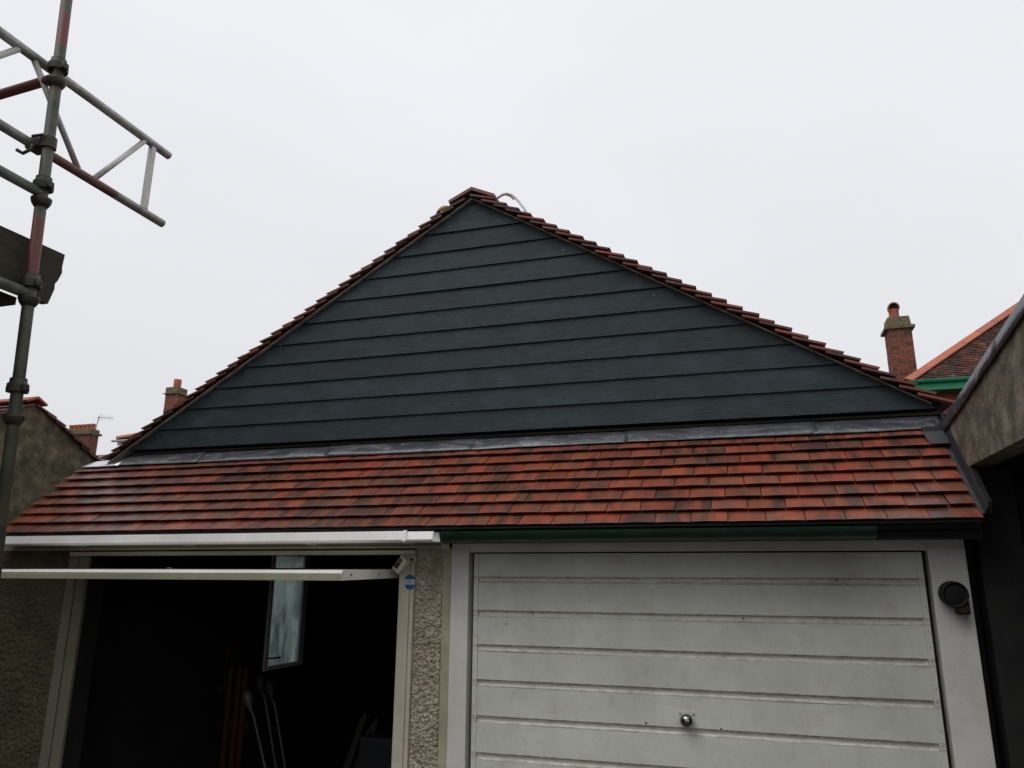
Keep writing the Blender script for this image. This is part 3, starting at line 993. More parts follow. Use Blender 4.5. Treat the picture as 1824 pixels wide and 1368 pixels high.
# --- main roof over the gable: verge tiles one by one, the rest behind them as one coursed mesh
CS, SN = math.cos(PIT), math.sin(PIT)
RF = MB()
for side in (-1, 1):
    def RP(s, n, y):       # s = distance down the slope from the apex, n = height above the rake line
        return (APX + side * (s * CS + n * SN), y, APZ - s * SN + n * CS)
    L = 3.16 if side < 0 else 3.02
    a, b, c_, d_ = RP(0, 0.012, 0), RP(L - 0.1, 0.012, 0), RP(L - 0.1, -0.05, 0), RP(0, -0.05, 0)
    RF.prism([(a[0], a[2]), (b[0], b[2]), (c_[0], c_[2]), (d_[0], d_[2])], 1, 0.45, 6.0)
RF = RF.build('main_roof', M['blackgap'], G)
stuff = MB()
for side in (-1, 1):
    def RP(s, n, y):
        return (APX + side * (s * CS + n * SN), y, APZ - s * SN + n * CS)
    L = 3.16 if side < 0 else 3.02
    tq = -0.0135 / GAUGE       # tile rises towards its tail
    ncrs = int(L / 0.0952)
    # pale undercloak strip along the rake
    u = MB()
    a, b, c_, d_ = RP(0.0 if side < 0 else 0.006, 0.004, 0), RP(L - 0.03 - (0.0 if side < 0 else 0.06), 0.004, 0), RP(L - 0.03 - (0.0 if side < 0 else 0.06), -0.0035, 0), RP(0.0 if side < 0 else 0.006, -0.0035, 0)
    u.prism([(a[0], a[2]), (b[0], b[2]), (c_[0], c_[2]), (d_[0], d_[2])], 1, 0.330, 0.45)
    u.build('undercloak_strip', M['strip'], RF)
    # dark mortar bed set back under the tiles
    u = MB()
    a, b, c_, d_ = RP(0.01, 0.04, 0), RP(L - 0.05, 0.034, 0), RP(L - 0.05, 0.0045, 0), RP(0.01, 0.0045, 0)
    u.prism([(a[0], a[2]), (b[0], b[2]), (c_[0], c_[2]), (d_[0], d_[2])], 1, 0.352, 0.46)
    u.build('mortar_bed', M['blackgap'], RF)
    vt = {}
    for i in range(1, ncrs + 1):
        s = L - 0.0952 * (i - 1)
        if s < 0.12:
            break
        for col in range(2):
            wd = 0.165 if (i + col) % 2 else 0.248
            yv0 = 0.284 if side > 0 else 0.303
            y0 = yv0 if col == 0 else yv0 + (0.248 if (i % 2) == 0 else 0.165)
            if col == 0:
                wd = 0.248 if (i % 2) == 0 else 0.165
                y0 += random.uniform(-0.004, 0.005) + (0.004 if side > 0 and i % 2 else 0)
            key = (wd,)
            mt = 'vergebright' if (side > 0 and i % 2 == 1 and random.random() < 0.6) or (side < 0 and random.random() < 0.06) else 'verge'
            key = (wd, mt)
            if key not in vt:
                vt[key] = tile_mesh('verge_tile', wd - 0.003, M[mt], length=0.175, camber=0.004, th=0.012)
            kick = math.radians(13.0 if side > 0 else 11.0) + random.uniform(-0.02, 0.03)
            # local +y must point up the slope, local x along +-world y
            up = Vector((-side * CS, 0, SN))
            nrm = Vector((side * SN, 0, CS))
            ca, sa = math.cos(kick), math.sin(kick)
            yv = up * ca - nrm * sa
            zv = nrm * ca + up * sa
            xv = yv.cross(zv)
            tail = Vector(RP(s + random.uniform(-0.004, 0.004), 0.044 + random.uniform(-0.002, 0.003), y0 + wd / 2))
            o = bpy.data.objects.new('verge_tile', vt[key])
            link(o)
            o.parent = RF
            mtx = Matrix((xv, yv, zv)).transposed().to_4x4()
            mtx.translation = tail - wpos(RF)
            o.matrix_basis = mtx
    for i in range(1, ncrs + 1):
        s = L - 0.0952 * (i - 1)
        if s < 0.12:
            break
        y = 0.74
        P = [RP(s, 0.047, 0), RP(s, 0.060, 0), RP(s - 0.2, 0.032, 0), RP(s - 0.2, 0.019, 0)]
        stuff.prism([(p[0], p[2]) for p in P], 1, 0.737, 6.02)
tag(stuff.build('roof_tiling', M['verge'], RF), kind='stuff')
# angular ridge tiles
rp = 0
y = 0.300
while y < 5.9:
    r_ = MB()
    th, arm = 0.020, 0.158
    sl = 0.47
    z0 = 4.379 - (0.0 if rp else 0.0)
    cx = -0.183
    ln = 0.45
    prof = [(cx - arm, z0 - arm * sl), (cx, z0), (cx + arm, z0 - arm * sl), (cx + arm - 0.004, z0 - arm * sl - th), (cx, z0 - th * 1.15), (cx - arm + 0.004, z0 - arm * sl - th)]
    r_.prism(prof, 1, y, y + ln - 0.006)
    r_.build('ridge_tile', M['ridge'], RF)
    y += ln
    rp += 1
MB().prism([(APX - 0.13, APZ - 0.13 * TAN + 0.006), (APX - 0.13, APZ - 0.13 * TAN + 0.045), (APX, 4.352), (APX + 0.13, APZ - 0.13 * TAN + 0.045), (APX + 0.13, APZ - 0.13 * TAN + 0.006), (APX, APZ + 0.006)][::-1], 1, 0.335, 5.9).build('ridge_mortar', M['blackgap'], RF)

# ================================================================ small things fixed to the garage or lying on it
SC = thing('security_camera', 'small cream security camera tilted over the top corner of the open left doorway', 'security camera', (-0.378, -0.10, 1.982))
b = MB().box(-0.046, 0.046, -0.026, 0.026, -0.027, 0.027, 0.009)
ax = Vector((0.66, -0.20, 0.72)).normalized()
ny = Vector((-0.18, -0.95, -0.12))
ny = (ny - ax * ny.dot(ax)).normalized()
cz = ax.cross(ny)
MX = Matrix((ax, -ny, -cz)).transposed().to_4x4()
if MX.determinant() < 0:
    MX = Matrix((ax, -ny, cz)).transposed().to_4x4()
MX.translation = (-0.378, -0.098, 1.982)
smooth_by_angle(b.xform(MX).build('camera_body', M['camwhite'], SC))
MB().box(-0.027, 0.036, -0.0285, -0.0255, -0.003, 0.0215, 0.001).xform(MX).build('camera_face', M['glassblack'], SC)
MB().path([(-0.35, -0.024, 2.01), (-0.348, -0.05, 2.005), (-0.362, -0.075, 1.995)], 0.008, 10).build('camera_bracket', M['black'], SC, True)
MB().lathe([(0, 0.006), (0.018, 0.005), (0.020, 0)], (-0.35, -0.0242, 2.01), (0, -1, 0), 16).build('camera_mount', M['camwhite'], SC, True)

ST = thing('alarm_sticker', 'blue alarm sticker with a white band on the cream door jamb', 'sticker', (-0.361, -0.026, 1.893))
cx, cz, hw, hh, cu = -0.361, 1.893, 0.029, 0.0375, 0.014
def stick(poly, y0, y1, m, name):
    MB().prism([(cx + a, cz + b) for a, b in poly], 1, y0, y1).build(name, m, ST)
bd = 0.0135
stick([(-hw, bd), (hw, bd), (hw, hh - 0.017), (cu, hh), (-cu, hh), (-hw, hh - 0.017)][::-1], -0.0262, -0.0250, M['stickblue'], 'sticker_field')
stick([(-hw, -bd), (hw, -bd), (hw, -hh + 0.017), (cu, -hh), (-cu, -hh), (-hw, -hh + 0.017)], -0.0262, -0.0250, M['stickblue'], 'sticker_field')
stick([(-hw, -bd), (-hw, bd), (hw, bd), (hw, -bd)], -0.0261, -0.0249, M['stickwhite'], 'sticker_band')
stick([(-0.006, -0.006), (-0.006, 0.006), (0.003, 0.006), (0.003, -0.006)], -0.0266, -0.0262, M['stickmark'], 'sticker_mark')

FL = thing('wall_light', 'round black outdoor light with amber sensor on the white post right of the closed door', 'wall light', (2.215, -0.02, 1.85))
MB().box(2.185, 2.245, -0.040, -0.0205, 1.83, 1.89, 0.004).build('back_plate', M['black'], FL)
MB().lathe([(0.0, 0.0), (0.040, 0.0), (0.0525, 0.010), (0.0545, 0.030), (0.054, 0.058), (0.049, 0.064), (0.047, 0.060), (0.043, 0.053), (0.0, 0.053)], (2.197, -0.040, 1.862), (0.10, -1, -0.06), 28).build('lamp_housing', M['black'], FL, True)
MB().lathe([(0.0, 0.0), (0.022, 0.001), (0.041, -0.002)], (2.203, -0.0965, 1.859), (0.10, -1, -0.06), 24).build('lamp_lens', M['black'], FL, True)
MB().tube((2.225, -0.05, 1.86), (2.243, -0.06, 1.835), 0.013, 10).build('knuckle', M['black'], FL, True)
MB().box(2.206, 2.256, -0.085, -0.030, 1.775, 1.836, 0.008).build('sensor_housing', M['black'], FL)
MB().box(2.213, 2.249, -0.091, -0.0855, 1.782, 1.812, 0.003).build('sensor_lens', M['amber'], FL)

arc = [(-0.210, 0.80, 4.515), (-0.19, 0.80, 4.538), (-0.165, 0.80, 4.562), (-0.13, 0.80, 4.580), (-0.095, 0.80, 4.582), (-0.06, 0.80, 4.566), (-0.03, 0.80, 4.534), (0.0, 0.80, 4.492), (0.03, 0.80, 4.446), (0.055, 0.80, 4.40), (0.11, 0.82, 4.28), (0.18, 0.85, 4.19)]
arc = [(-0.27, 0.80, 4.37), (-0.245, 0.80, 4.46)] + arc
WP = thing('looped_pipe', 'bent white plastic pipe arching over the roof ridge beside the apex', 'pipe', (-0.1, 0.8, 4.35))
MB().path(arc, 0.0095, 10).build('pipe', M['whitepipe'], WP, True)
MB().path([(x + 0.004 if x < -0.1 else x - 0.01, y - 0.012, z - 0.016) for x, y, z in arc[2:9]], 0.005, 8).build('brown_hose', M['ridge'], WP, True)
CC = thing('cable_coil', 'dark cable coil with a yellow tape band behind the left roof edge near the apex', 'cable', (-0.55, 0.75, 4.40))
pts = [(-0.553 + 0.056 * math.cos(a), 0.75, 4.452 + 0.062 * math.sin(a)) for a in np.linspace(0, 2 * math.pi * 0.98, 26)]
MB().path(pts, 0.013, 8).build('coil', M['cable'], CC, True)
MB().path([(-0.553 + 0.050 * math.cos(a), 0.738, 4.452 + 0.055 * math.sin(a)) for a in np.linspace(1.3, 2.5, 7)], 0.008, 8).build('tape_band', M['yellow'], CC, True)

# ================================================================ things inside the open bay
def pole_tool(label, top, foot, r, head, hm):
    T = thing('long_handled_tool', label, 'tool', (foot[0], foot[1], 0.02), 'long handled tools leaning in the open bay')
    mid = Vector(top).lerp(Vector(foot), 0.5) + Vector((0.012, 0, 0))
    MB().path([top, Vector(top).lerp(Vector(foot), 0.06) + Vector((0.012, 0, 0)), mid, foot], r, 10).build('handle', M['shadesteel'], T, True)
    d = (Vector(top) - Vector(foot)).normalized()
    MB().lathe([(0, 0.085), (0.020, 0.078), (0.031, 0.05), (0.028, 0.02), (0.014, -0.02), (r, -0.05)], top, d, 14).build('grip', hm, T, True)
pole_tool('steel handled tool with a rounded grey grip leaning in the open bay, nearest the doorway', (-1.725, 0.6, 1.13), (-1.30, 0.62, 0.02), 0.0095, 0.03, M['greyplastic'])
pole_tool('thinner steel handled tool with dark grip leaning behind the grey gripped one', (-1.61, 0.66, 1.19), (-1.28, 0.70, 0.02), 0.007, 0.02, M['black'])
pole_tool('black gripped tool leaning highest in the open bay beside the orange boards', (-1.74, 0.74, 1.21), (-1.42, 0.80, 0.02), 0.008, 0.02, M['black'])
OB = thing('orange_trestle', 'orange folding trestle standing in the dark open bay', 'trestle', (-2.2, 1.2, 0.02))
for dx in (0.0, 0.075, 0.13):
    MB().box(-2.335 + dx, -2.30 + dx, 1.18, 1.205, 0.02, 1.275 - dx * 0.1, 0.003).build('trestle_leg', M['orangeplastic'], OB)
MB().box(-2.335, -2.155, 1.207, 1.225, 0.85, 0.90, 0.003).build('trestle_rail', M['orangeplastic'], OB)
OC = thing('orange_tool', 'small orange handled clamp hanging on the dark wall of the open bay', 'clamp', (-2.375, 1.2, 1.33))
MB().box(-2.395, -2.35, 1.19, 1.225, 1.365, 1.405, 0.008).build('clamp_grip', M['orangeplastic'], OC)
MB().box(-2.38, -2.365, 1.20, 1.215, 1.10, 1.364, 0.002).build('clamp_bar', M['black'], OC)
HR = MB().box(-2.45, -2.2, 1.226, 1.24, 1.09, 1.12).build('hanging_rail', M['inner'], OC)
for k in range(5):
    p = MB()
    t0, t1 = (-0.80 - 0.05 * k, 0.55 + 0.05 * k, 1.10 - 0.04 * (k % 3)), (-1.22 - 0.05 * k, 0.75 + 0.03 * k, 0.02)
    d = Vector(t1) - Vector(t0)
    p.tube(t0, t1, 0.016, 4)
    o = p.build('timber_length', M['wood'])
    tag(o, ['rough timber length leaning in the open bay, tallest and furthest right of its bundle', 'rough timber length leaning in the open bay, second from the right of its bundle', 'rough timber length leaning in the open bay, shortest at the middle of its bundle', 'rough timber length leaning in the open bay, second from the left of its bundle', 'rough timber length leaning in the open bay, leftmost of its bundle'][k], 'timber', 'timber lengths leaning in the open bay')
BX = MB().box(-0.86, -0.52, 0.45, 0.85, 0.02, 1.02, 0.01).build('storage_crate', M['bluebox'])
tag(BX, 'dark blue storage crate standing inside the right edge of the open bay', 'crate')

# ================================================================ neighbour on the right: cement boarded cheek with lead verge
NR = thing('carport', 'stained cement sided carport with lead capped verge against the right end of the tiled roof', 'carport', (2.6, -1.5, 0))
def top_z(y):
    return 2.665 + (0.363 - y) * 0.149
XN = 2.340
w = MB()
w.prism([(0.42, 2.41), (0.42, top_z(0.42) - 0.012), (-2.4, top_z(-2.4) - 0.012), (-2.4, 2.41)][::-1], 0, XN, XN + 0.10)
MB().prism([(0.42, 2.30), (0.42, 2.409), (-0.060, 2.409), (-0.215, 2.235), (-0.20, 2.19)][::-1], 0, XN, XN + 0.02).build('cheek_return', M['inner'], NR)
w.build('cheek_board', M['cheek'], NR)
MB().add([(XN + 0.1, -2.4, 2.412), (6.0, -2.4, 2.412), (6.0, 0.6, 2.412), (XN + 0.1, 0.6, 2.412)], [(0, 3, 2, 1)]).build('carport_soffit', M['inner'], NR)
rf = MB()
rf.prism([(-2.42, top_z(-2.42)), (0.55, top_z(0.55)), (0.55, top_z(0.55) - 0.03), (-2.42, top_z(-2.42) - 0.03)], 0, XN + 0.1, 6.0)
rf.build('carport_roof', M['blackgap'], NR)
MB().box(XN + 0.1, 6.0, 0.5, 0.6, 0, 2.41).build('back_wall', M['darkrecess'], NR)
MB().box(2.345, 2.52, 0.012, 0.12, 0, 2.405, 0.004).build('brick_reveal', M['darkrecess'], NR)
MB().box(5.9, 6.0, -2.4, 0.5, 0, 2.41).build('far_wall', M['darkrender'], NR)
for k in range(14):
    a = 2.53 + k * 0.115
    MB().box(a, a + 0.108, 0.06, 0.085, 0.0, 2.36, 0.003).build('door_board', M['darkrecess'], NR)
MB().box(2.9, 6.0, -2.42, -2.34, 0, 2.41).build('front_wall', M['darkrender'], NR)
# lead capping up the verge, in lapped lengths
ys = [0.40, -0.36, -0.62, -1.25, -2.41]
for i in range(4):
    y0, y1 = ys[i], ys[i + 1] - 0.03
    nseg = max(5, int((y0 - y1) / 0.06))
    vs, fs = [], []
    for k in range(nseg + 1):
        y = y0 + (y1 - y0) * k / nseg
        z = top_z(y)
        j = 0.0016 * math.sin(y * 15 + i * 2) + 0.0014 * math.sin(y * 37 + i)
        out = XN - 0.006 - (0.002 if i % 2 else 0.0)
        vs += [(out - 0.002 - abs(j), y, z - 0.062 + j), (out, y, z - 0.03), (out, y, z - 0.004), (out + 0.006, y, z + 0.003), (XN + 0.13, y, z + 0.006)]
    n = 5
    for k in range(nseg):
        for j in range(n - 1):
            fs.append((k * n + j, k * n + j + 1, (k + 1) * n + j + 1, (k + 1) * n + j))
    o = raw('lead_capping', vs, fs, M['lead'], NR, True)
    o.modifiers.new('thickness', 'SOLIDIFY').thickness = 0.003
# lead upstand down the side of the tiled slope
vs, fs = [], []
nseg = 18
for k in range(nseg + 1):
    t_ = k / nseg
    p = Vector((0, -0.20, 2.175)) + us * (0.72 * t_)
    up_ = nn * (0.055 + 0.038 * t_ + 0.003 * math.sin(k * 1.3))
    x = XN - 0.004
    vs += [(x - 0.022, p.y, p.z + 0.012), (x - 0.004, p.y, p.z + 0.015), (x, p.y + up_.y * 0.5, p.z + up_.z * 0.5 + 0.008), (x + 0.001, p.y + up_.y, p.z + up_.z)]
for k in range(nseg):
    for j in range(3):
        fs.append((k * 4 + j, k * 4 + j + 1, (k + 1) * 4 + j + 1, (k + 1) * 4 + j))
o = raw('lead_upstand', vs, fs, M['duskylead'], G)  # shade of its left-facing side is put into the darker lead colour
o.modifiers.new('thickness', 'SOLIDIFY').thickness = 0.003

# ================================================================ neighbour on the left: rendered garage with tiled gable roof
NL = thing('rendered_garage', 'mossy rendered garage gable with tiled verge behind the scaffold pole', 'garage', (-3.5, 0.2, 0))
xn, ya, za, sl = -3.5, 0.232, 3.125, 0.538
w = MB()
w.prism([(-1.0, 0), (2.3, 0), (2.3, za - sl * (2.3 - ya)), (ya, za), (-1.0, za - sl * (ya + 1.0))], 0, xn - 0.2, xn)
w.build('gable_wall', M['oldrender'], NL)
MB().box(-8.0, xn - 0.2, -1.0, -0.9, 0, 2.35).build('front_wall', M['oldrender'], NL)
MB().box(-8.0, xn - 0.2, 2.1, 2.3, 0, 1.9).build('rear_wall', M['oldrender'], NL)
RL = MB()
for sd_ in (-1, 1):
    LD = 2.3 if sd_ > 0 else 1.2
    RL.prism([(ya, za + 0.005), (ya + sd_ * LD, za + 0.005 - sl * LD), (ya + sd_ * LD, za - 0.03 - sl * LD), (ya, za - 0.03)], 0, -8.1, xn - 0.02)
RL = RL.build('tiled_roof', M['blackgap'], NL)
pl = math.atan(sl)
vt = {}
for sd_ in (-1, 1):
    for i in range(25 if sd_ > 0 else 12):
        s = 0.20 + 0.098 * i
        up = Vector((0, -sd_ * math.cos(pl), math.sin(pl)))
        nrm = Vector((0, sd_ * math.sin(pl), math.cos(pl)))
        kick = math.radians(7.5) + random.uniform(-0.02, 0.03)
        yv = up * math.cos(kick) - nrm * math.sin(kick)
        zv = nrm * math.cos(kick) + up * math.sin(kick)
        xv = yv.cross(zv)
        for q in range(3):
            wd = 0.165
            key = wd
            if key not in vt:
                vt[key] = tile_mesh('roof_tile', wd - 0.003, M['verge'], length=0.19, camber=0.005, th=0.0125)
            o = bpy.data.objects.new('roof_tile', vt[key])
            link(o)
            o.parent = RL
            xx = xn + 0.03 - wd / 2 - q * wd - (wd / 2 if i % 2 and q else 0) + random.uniform(-0.006, 0.006)
            if i % 2 and q == 0:
                xx -= 0.0
            p = Vector((xx, ya, za)) - up * s + nrm * (0.020 + random.uniform(-0.002, 0.003))
            mtx = Matrix((xv, yv, zv)).transposed().to_4x4()
            mtx.translation = p - wpos(RL)
            o.matrix_basis = mtx
st_ = MB()
for sd_ in (-1, 1):
    for i in range(25 if sd_ > 0 else 12):
        s = 0.12 + 0.098 * i
        c_, s_n = math.cos(pl), math.sin(pl)
        def q_(s, n):
            return (ya + sd_ * (s * c_ + n * s_n), za - s * s_n + n * c_)
        st_.prism([q_(s, 0.03), q_(s, 0.043), q_(s - 0.2, 0.016), q_(s - 0.2, 0.004)], 0, -8.1, xn - 0.56)
tag(st_.build('roof_tiling', M['oldtile'], RL), kind='stuff')
xx = xn + 0.035
while xx > -8:
    r_ = MB()
    r_.prism([(ya - 0.085, za + 0.006), (ya, za + 0.050), (ya + 0.085, za + 0.006), (ya + 0.08, za - 0.008), (ya, za + 0.032), (ya - 0.08, za - 0.008)], 0, xx - 0.44, xx)
    r_.build('ridge_tile', M['hip'], RL)
    xx -= 0.446

# ================================================================ scaffold on the left
def pole_at(z):
    return Vector((-1.80, -1.387 + (4.79 - z) * 0.0533, z))
SF = thing('scaffold', 'rusty red and green scaffold standard with cup joints and ledgers at the left', 'scaffold', tuple(pole_at(0)))
pa = MB().tube(pole_at(0.0), pole_at(5.6), 0.0262, 20).build('standard', M['standard'], SF, True)
axis = (pole_at(1) - pole_at(0)).normalized()
def cup(z, lower=True, upper=True, h=0.10):
    c = pole_at(z)
    if lower:
        MB().lathe([(0.0245, -0.012), (0.030, -0.010), (0.041, 0.008), (0.046, 0.026), (0.046, 0.034), (0.038, 0.034), (0.034, 0.022), (0.0245, 0.016)], c, axis, 24).build('bottom_cup', M['castiron'], pa, True)
    if upper:
        t_ = MB().lathe([(0.0245, h - 0.018), (0.045, h - 0.020), (0.047, h - 0.010), (0.045, h + 0.018), (0.037, h + 0.026), (0.035, h + 0.046), (0.0245, h + 0.050)], c, axis, 24)
        lug = c + axis * (h + 0.0)
        t_.box(lug.x + 0.03, lug.x + 0.058, lug.y - 0.02, lug.y + 0.012, lug.z - 0.018, lug.z + 0.014, 0.003)
        smooth_by_angle(t_.build('top_cup', M['castiron'], pa), 40)
cup(4.300)
cup(3.655)
cup(3.155)
cup(2.59, True, False)
cup(2.69, False, True, 0.06)
# y-direction ledgers end in the cups; the red one runs off to the left
p = pole_at(3.705)
MB().tube(p + Vector((0, -0.020, 0.01)), p + Vector((-0.01, -2.3, 0.02)), 0.0242, 18).build('ledger', M['galv'], SF, True)
p = pole_at(3.205)
MB().tube(p + Vector((0, -0.020, 0.0)), p + Vector((-0.01, -2.3, 0.0)), 0.0242, 18).build('ledger', M['galv'], SF, True)
p = pole_at(4.345)
MB().tube(p + Vector((-0.022, 0, 0)), p + Vector((-2.3, 0.10, -0.03)), 0.0242, 18).build('ledger', M['redtube'], SF, True)
# ---- lattice beam clamped behind the standard
LB = thing('lattice_beam', 'tubular alloy lattice beam clamped to the scaffold standard with its open end over the yard', 'scaffold beam', (-1.885, -0.49, 3.98))
xb, zt_, zb_ = -1.885, 4.432, 3.984
for z_, y_ in ((zt_, -0.492), (zb_, -0.470)):
    o = MB().tube((xb, -3.4, z_), (xb, y_, z_), 0.0242, 18, bore=0.019).build('chord', M['alloy'] if z_ > 4.2 else M['alloyred'], LB)
    smooth_by_angle(o, 45)
MB().box(xb - 0.016, xb + 0.016, -0.640, -0.608, zb_ + 0.02, zt_ - 0.02, 0.003).build('upright', M['alloylight'], LB)
nodes = [(-0.69, 0), (-0.985, 1), (-1.09, 1), (-1.43, 0), (-1.52, 0), (-1.86, 1), (-1.95, 1), (-2.29, 0), (-2.38, 0), (-2.72, 1), (-2.80, 1), (-3.14, 0)]
for k in range(0, len(nodes) - 1, 2):
    (ya_, ta), (yb_, tb) = nodes[k], nodes[k + 1]
    z_a, z_b = (zt_ - 0.018 if ta == 0 else zb_ + 0.018), (zt_ - 0.018 if tb == 0 else zb_ + 0.018)
    MB().tube((xb, ya_, z_a), (xb, yb_, z_b), 0.0155, 12).build('brace', M['alloylight'], LB, True)
# right angle couplers, one at each chord
for z_ in (zb_,):
    c = pole_at(z_)
    cp = MB()
    cp.lathe([(0.0245, -0.028), (0.036, -0.028), (0.036, 0.028), (0.0245, 0.028)], c, axis, 18)
    cp.lathe([(0.0245, -0.028), (0.036, -0.028), (0.036, 0.028), (0.0245, 0.028)], (xb, c.y, z_), (0, 1, 0), 18)
    cp.box(c.x - 0.06, c.x - 0.02, c.y - 0.035, c.y + 0.03, z_ - 0.026, z_ + 0.026, 0.004)
    cp.tube((c.x + 0.02, c.y - 0.05, z_ + 0.015), (c.x - 0.05, c.y - 0.05, z_ + 0.02), 0.007, 8)
    smooth_by_angle(cp.build('coupler', M['castiron'], LB), 40)
    MB().path([(c.x - 0.035, c.y - 0.05, z_ - 0.03), (c.x - 0.04, c.y - 0.055, z_ - 0.06), (c.x - 0.065, c.y - 0.07, z_ - 0.085), (c.x - 0.09, c.y - 0.085, z_ - 0.07)], 0.009, 8).build('coupler_hook', M['castiron'], LB, True)
# boards
tb = MB()
tb.prism([(-3.3, 3.208), (-3.3, 3.455), (-1.104, 3.500), (-1.108, 3.43), (-1.103, 3.40), (-1.120, 3.35), (-1.132, 3.33), (-1.130, 3.30), (-1.152, 3.216), (-1.19, 3.213)], 0, -1.895, -1.858)
tag(tb.build('scaffold_board', M['board']), 'dark weathered toe board standing on edge behind the scaffold pole', 'board', 'scaffold boards at the left edge')
tag(MB().box(-2.12, -1.897, -3.2, -1.285, 3.165, 3.205, 0.003).build('scaffold_board', M['board']), 'dark scaffold deck board lying flat under the toe board', 'board', 'scaffold boards at the left edge')

# ================================================================ unseen house across the yard, added to block and bounce light
HM = thing('light_block_house', 'unseen rendered house added across the yard to block low sky light', 'house', (4, -26, 0))
MB().box(-3, 12, -34, -26, 0, 5.6).build('wall', M['palerender'], HM)
MB().add([(-3.4, -25.6, 5.6), (12.4, -25.6, 5.6), (12.4, -34.4, 5.6), (-3.4, -34.4, 5.6), (0.5, -30, 8.8), (8.5, -30, 8.8)], [(0, 1, 5, 4), (1, 2, 5), (2, 3, 4, 5), (3, 0, 4), (0, 3, 2, 1)]).build('roof', M['oldtile'], HM)
for wx in (-1.0, 3.0, 6.5, 10.0):
    for wz in (1.0, 3.6):
        q = MB().box(wx - 0.7, wx + 0.7, -25.995, -25.95, wz, wz + 1.3, 0.01).build('window', M['whitepaint'], HM)
        MB().box(wx - 0.6, wx + 0.6, -25.949, -25.94, wz + 0.1, wz + 1.2).build('pane', M['glassblack'], q)

# unseen house left of the yard, added to shade the garage's left side
HS = thing('left_shade_house', 'unseen rendered house added left of the yard to shade the left wall', 'house', (-7, -7, 0))
MB().box(-11, -3.44, -13, -1.05, 0, 5.2).build('wall', M['darkrender'], HS)
MB().add([(-11.3, -13.3, 5.2), (-3.30, -13.3, 5.2), (-3.30, -1.0, 5.2), (-11.3, -1.0, 5.2), (-7.3, -10, 7.6), (-7.3, -4.5, 7.6)], [(0, 1, 4), (1, 2, 5, 4), (2, 3, 5), (3, 0, 4, 5), (0, 3, 2, 1)]).build('roof', M['oldtile'], HS)
for wy in (-10.5, -5.5):
    q = MB().box(-3.439, -3.40, wy - 0.6, wy + 0.6, 1.0, 2.2, 0.01).build('window', M['whitepaint'], HS)
    MB().box(-3.399, -3.39, wy - 0.5, wy + 0.5, 1.1, 2.1).build('pane', M['glassblack'], q)

# ================================================================ houses beyond
def brick_stack(parent, x0, x1, y0, y1, zlo, zhi, joined=False):
    """mortar core with bricks one by one on the faces seen from the yard"""
    core = MB().box(x0 + 0.006, x1 - 0.006, y0 + 0.006, y1 - 0.006, 0 if not joined else 0, zhi - 0.002).build('chimney', M['mortar'], parent)
    bl, bh_, jt, dp = 0.215, 0.064, 0.011, 0.05
    meshes = {}
    jn = MB()
    nrow = int((zhi - zlo) / (bh_ + jt))
    for r_ in range(nrow):
        z = zhi - (r_ + 1) * (bh_ + jt)
        for face in ('f', 'l', 'r'):
            a, b = (x0, x1) if face == 'f' else (y0 + dp + 0.004, y1)
            t_ = a - (0.5 * (bl + jt) if r_ % 2 else 0.0)
            while t_ < b - 0.02:
                s, e = max(t_, a), min(t_ + bl, b)
                if e - s > 0.03:
                    key = (round(e - s, 2), face == 'f')
                    pr = random.uniform(-0.003, 0.003)
                    if face == 'f':
                        c = ((s + e) / 2, y0 + dp / 2 + pr, z + bh_ / 2)
                        dims = (key[0], dp, bh_)
                    else:
                        c = ((x0 + dp / 2 + pr) if face == 'l' else (x1 - dp / 2 + pr), (s + e) / 2, z + bh_ / 2)
                        dims = (dp, key[0], bh_)
                    if joined:
                        jn.box(c[0] - dims[0] / 2, c[0] + dims[0] / 2, c[1] - dims[1] / 2, c[1] + dims[1] / 2, c[2] - bh_ / 2, c[2] + bh_ / 2)
                    else:
                        if key not in meshes:
                            q = MB().box(-dims[0] / 2, dims[0] / 2, -dims[1] / 2, dims[1] / 2, -bh_ / 2, bh_ / 2)
                            me = bpy.data.meshes.new('brick')
                            me.from_pydata(q.v, [], q.f)
                            me.materials.append(M['brick'])
                            meshes[key] = me
                        inst('brick', meshes[key], core, c)
                t_ += bl + jt
    if joined:
        tag(jn.build('brickwork', M['brick'], core), kind='stuff')
    return core

def tiled_plane(parent, m, eave0, eave1, up, L, clip=None, name='roof_tiling', gauge=0.10, tw=0.17):
    """stepped courses of separate small tiles joined as one mesh; clip(course s, x01)->bool keeps a tile"""
    e0, e1, up = Vector(eave0), Vector(eave1), Vector(up).normalized()
    al = (e1 - e0).normalized()
    W_ = (e1 - e0).length
    nr = al.cross(up).normalized()
    if nr.z < 0:
        nr = -nr
    b = MB()
    for i in range(int(L / gauge)):
        s = i * gauge
        x = -(tw / 2 if i % 2 else 0)
        while x < W_:
            if clip is None or clip(s, x + tw / 2):
                k = random.uniform(0, 0.008)
                P = []
                for dx in (0.002, tw - 0.004):
                    for ds, n in ((0, 0.028 + k), (0, 0.044 + k), (gauge + 0.01, 0.020), (gauge + 0.01, 0.006)):
                        P.append(e0 + al * (x + dx) + up * (s + ds) + nr * n)
                b.add(P, [(0, 1, 2, 3), (4, 7, 6, 5), (0, 4, 5, 1), (1, 5, 6, 2)])
            x += tw
    return tag(b.build(name, m, parent), kind='stuff')

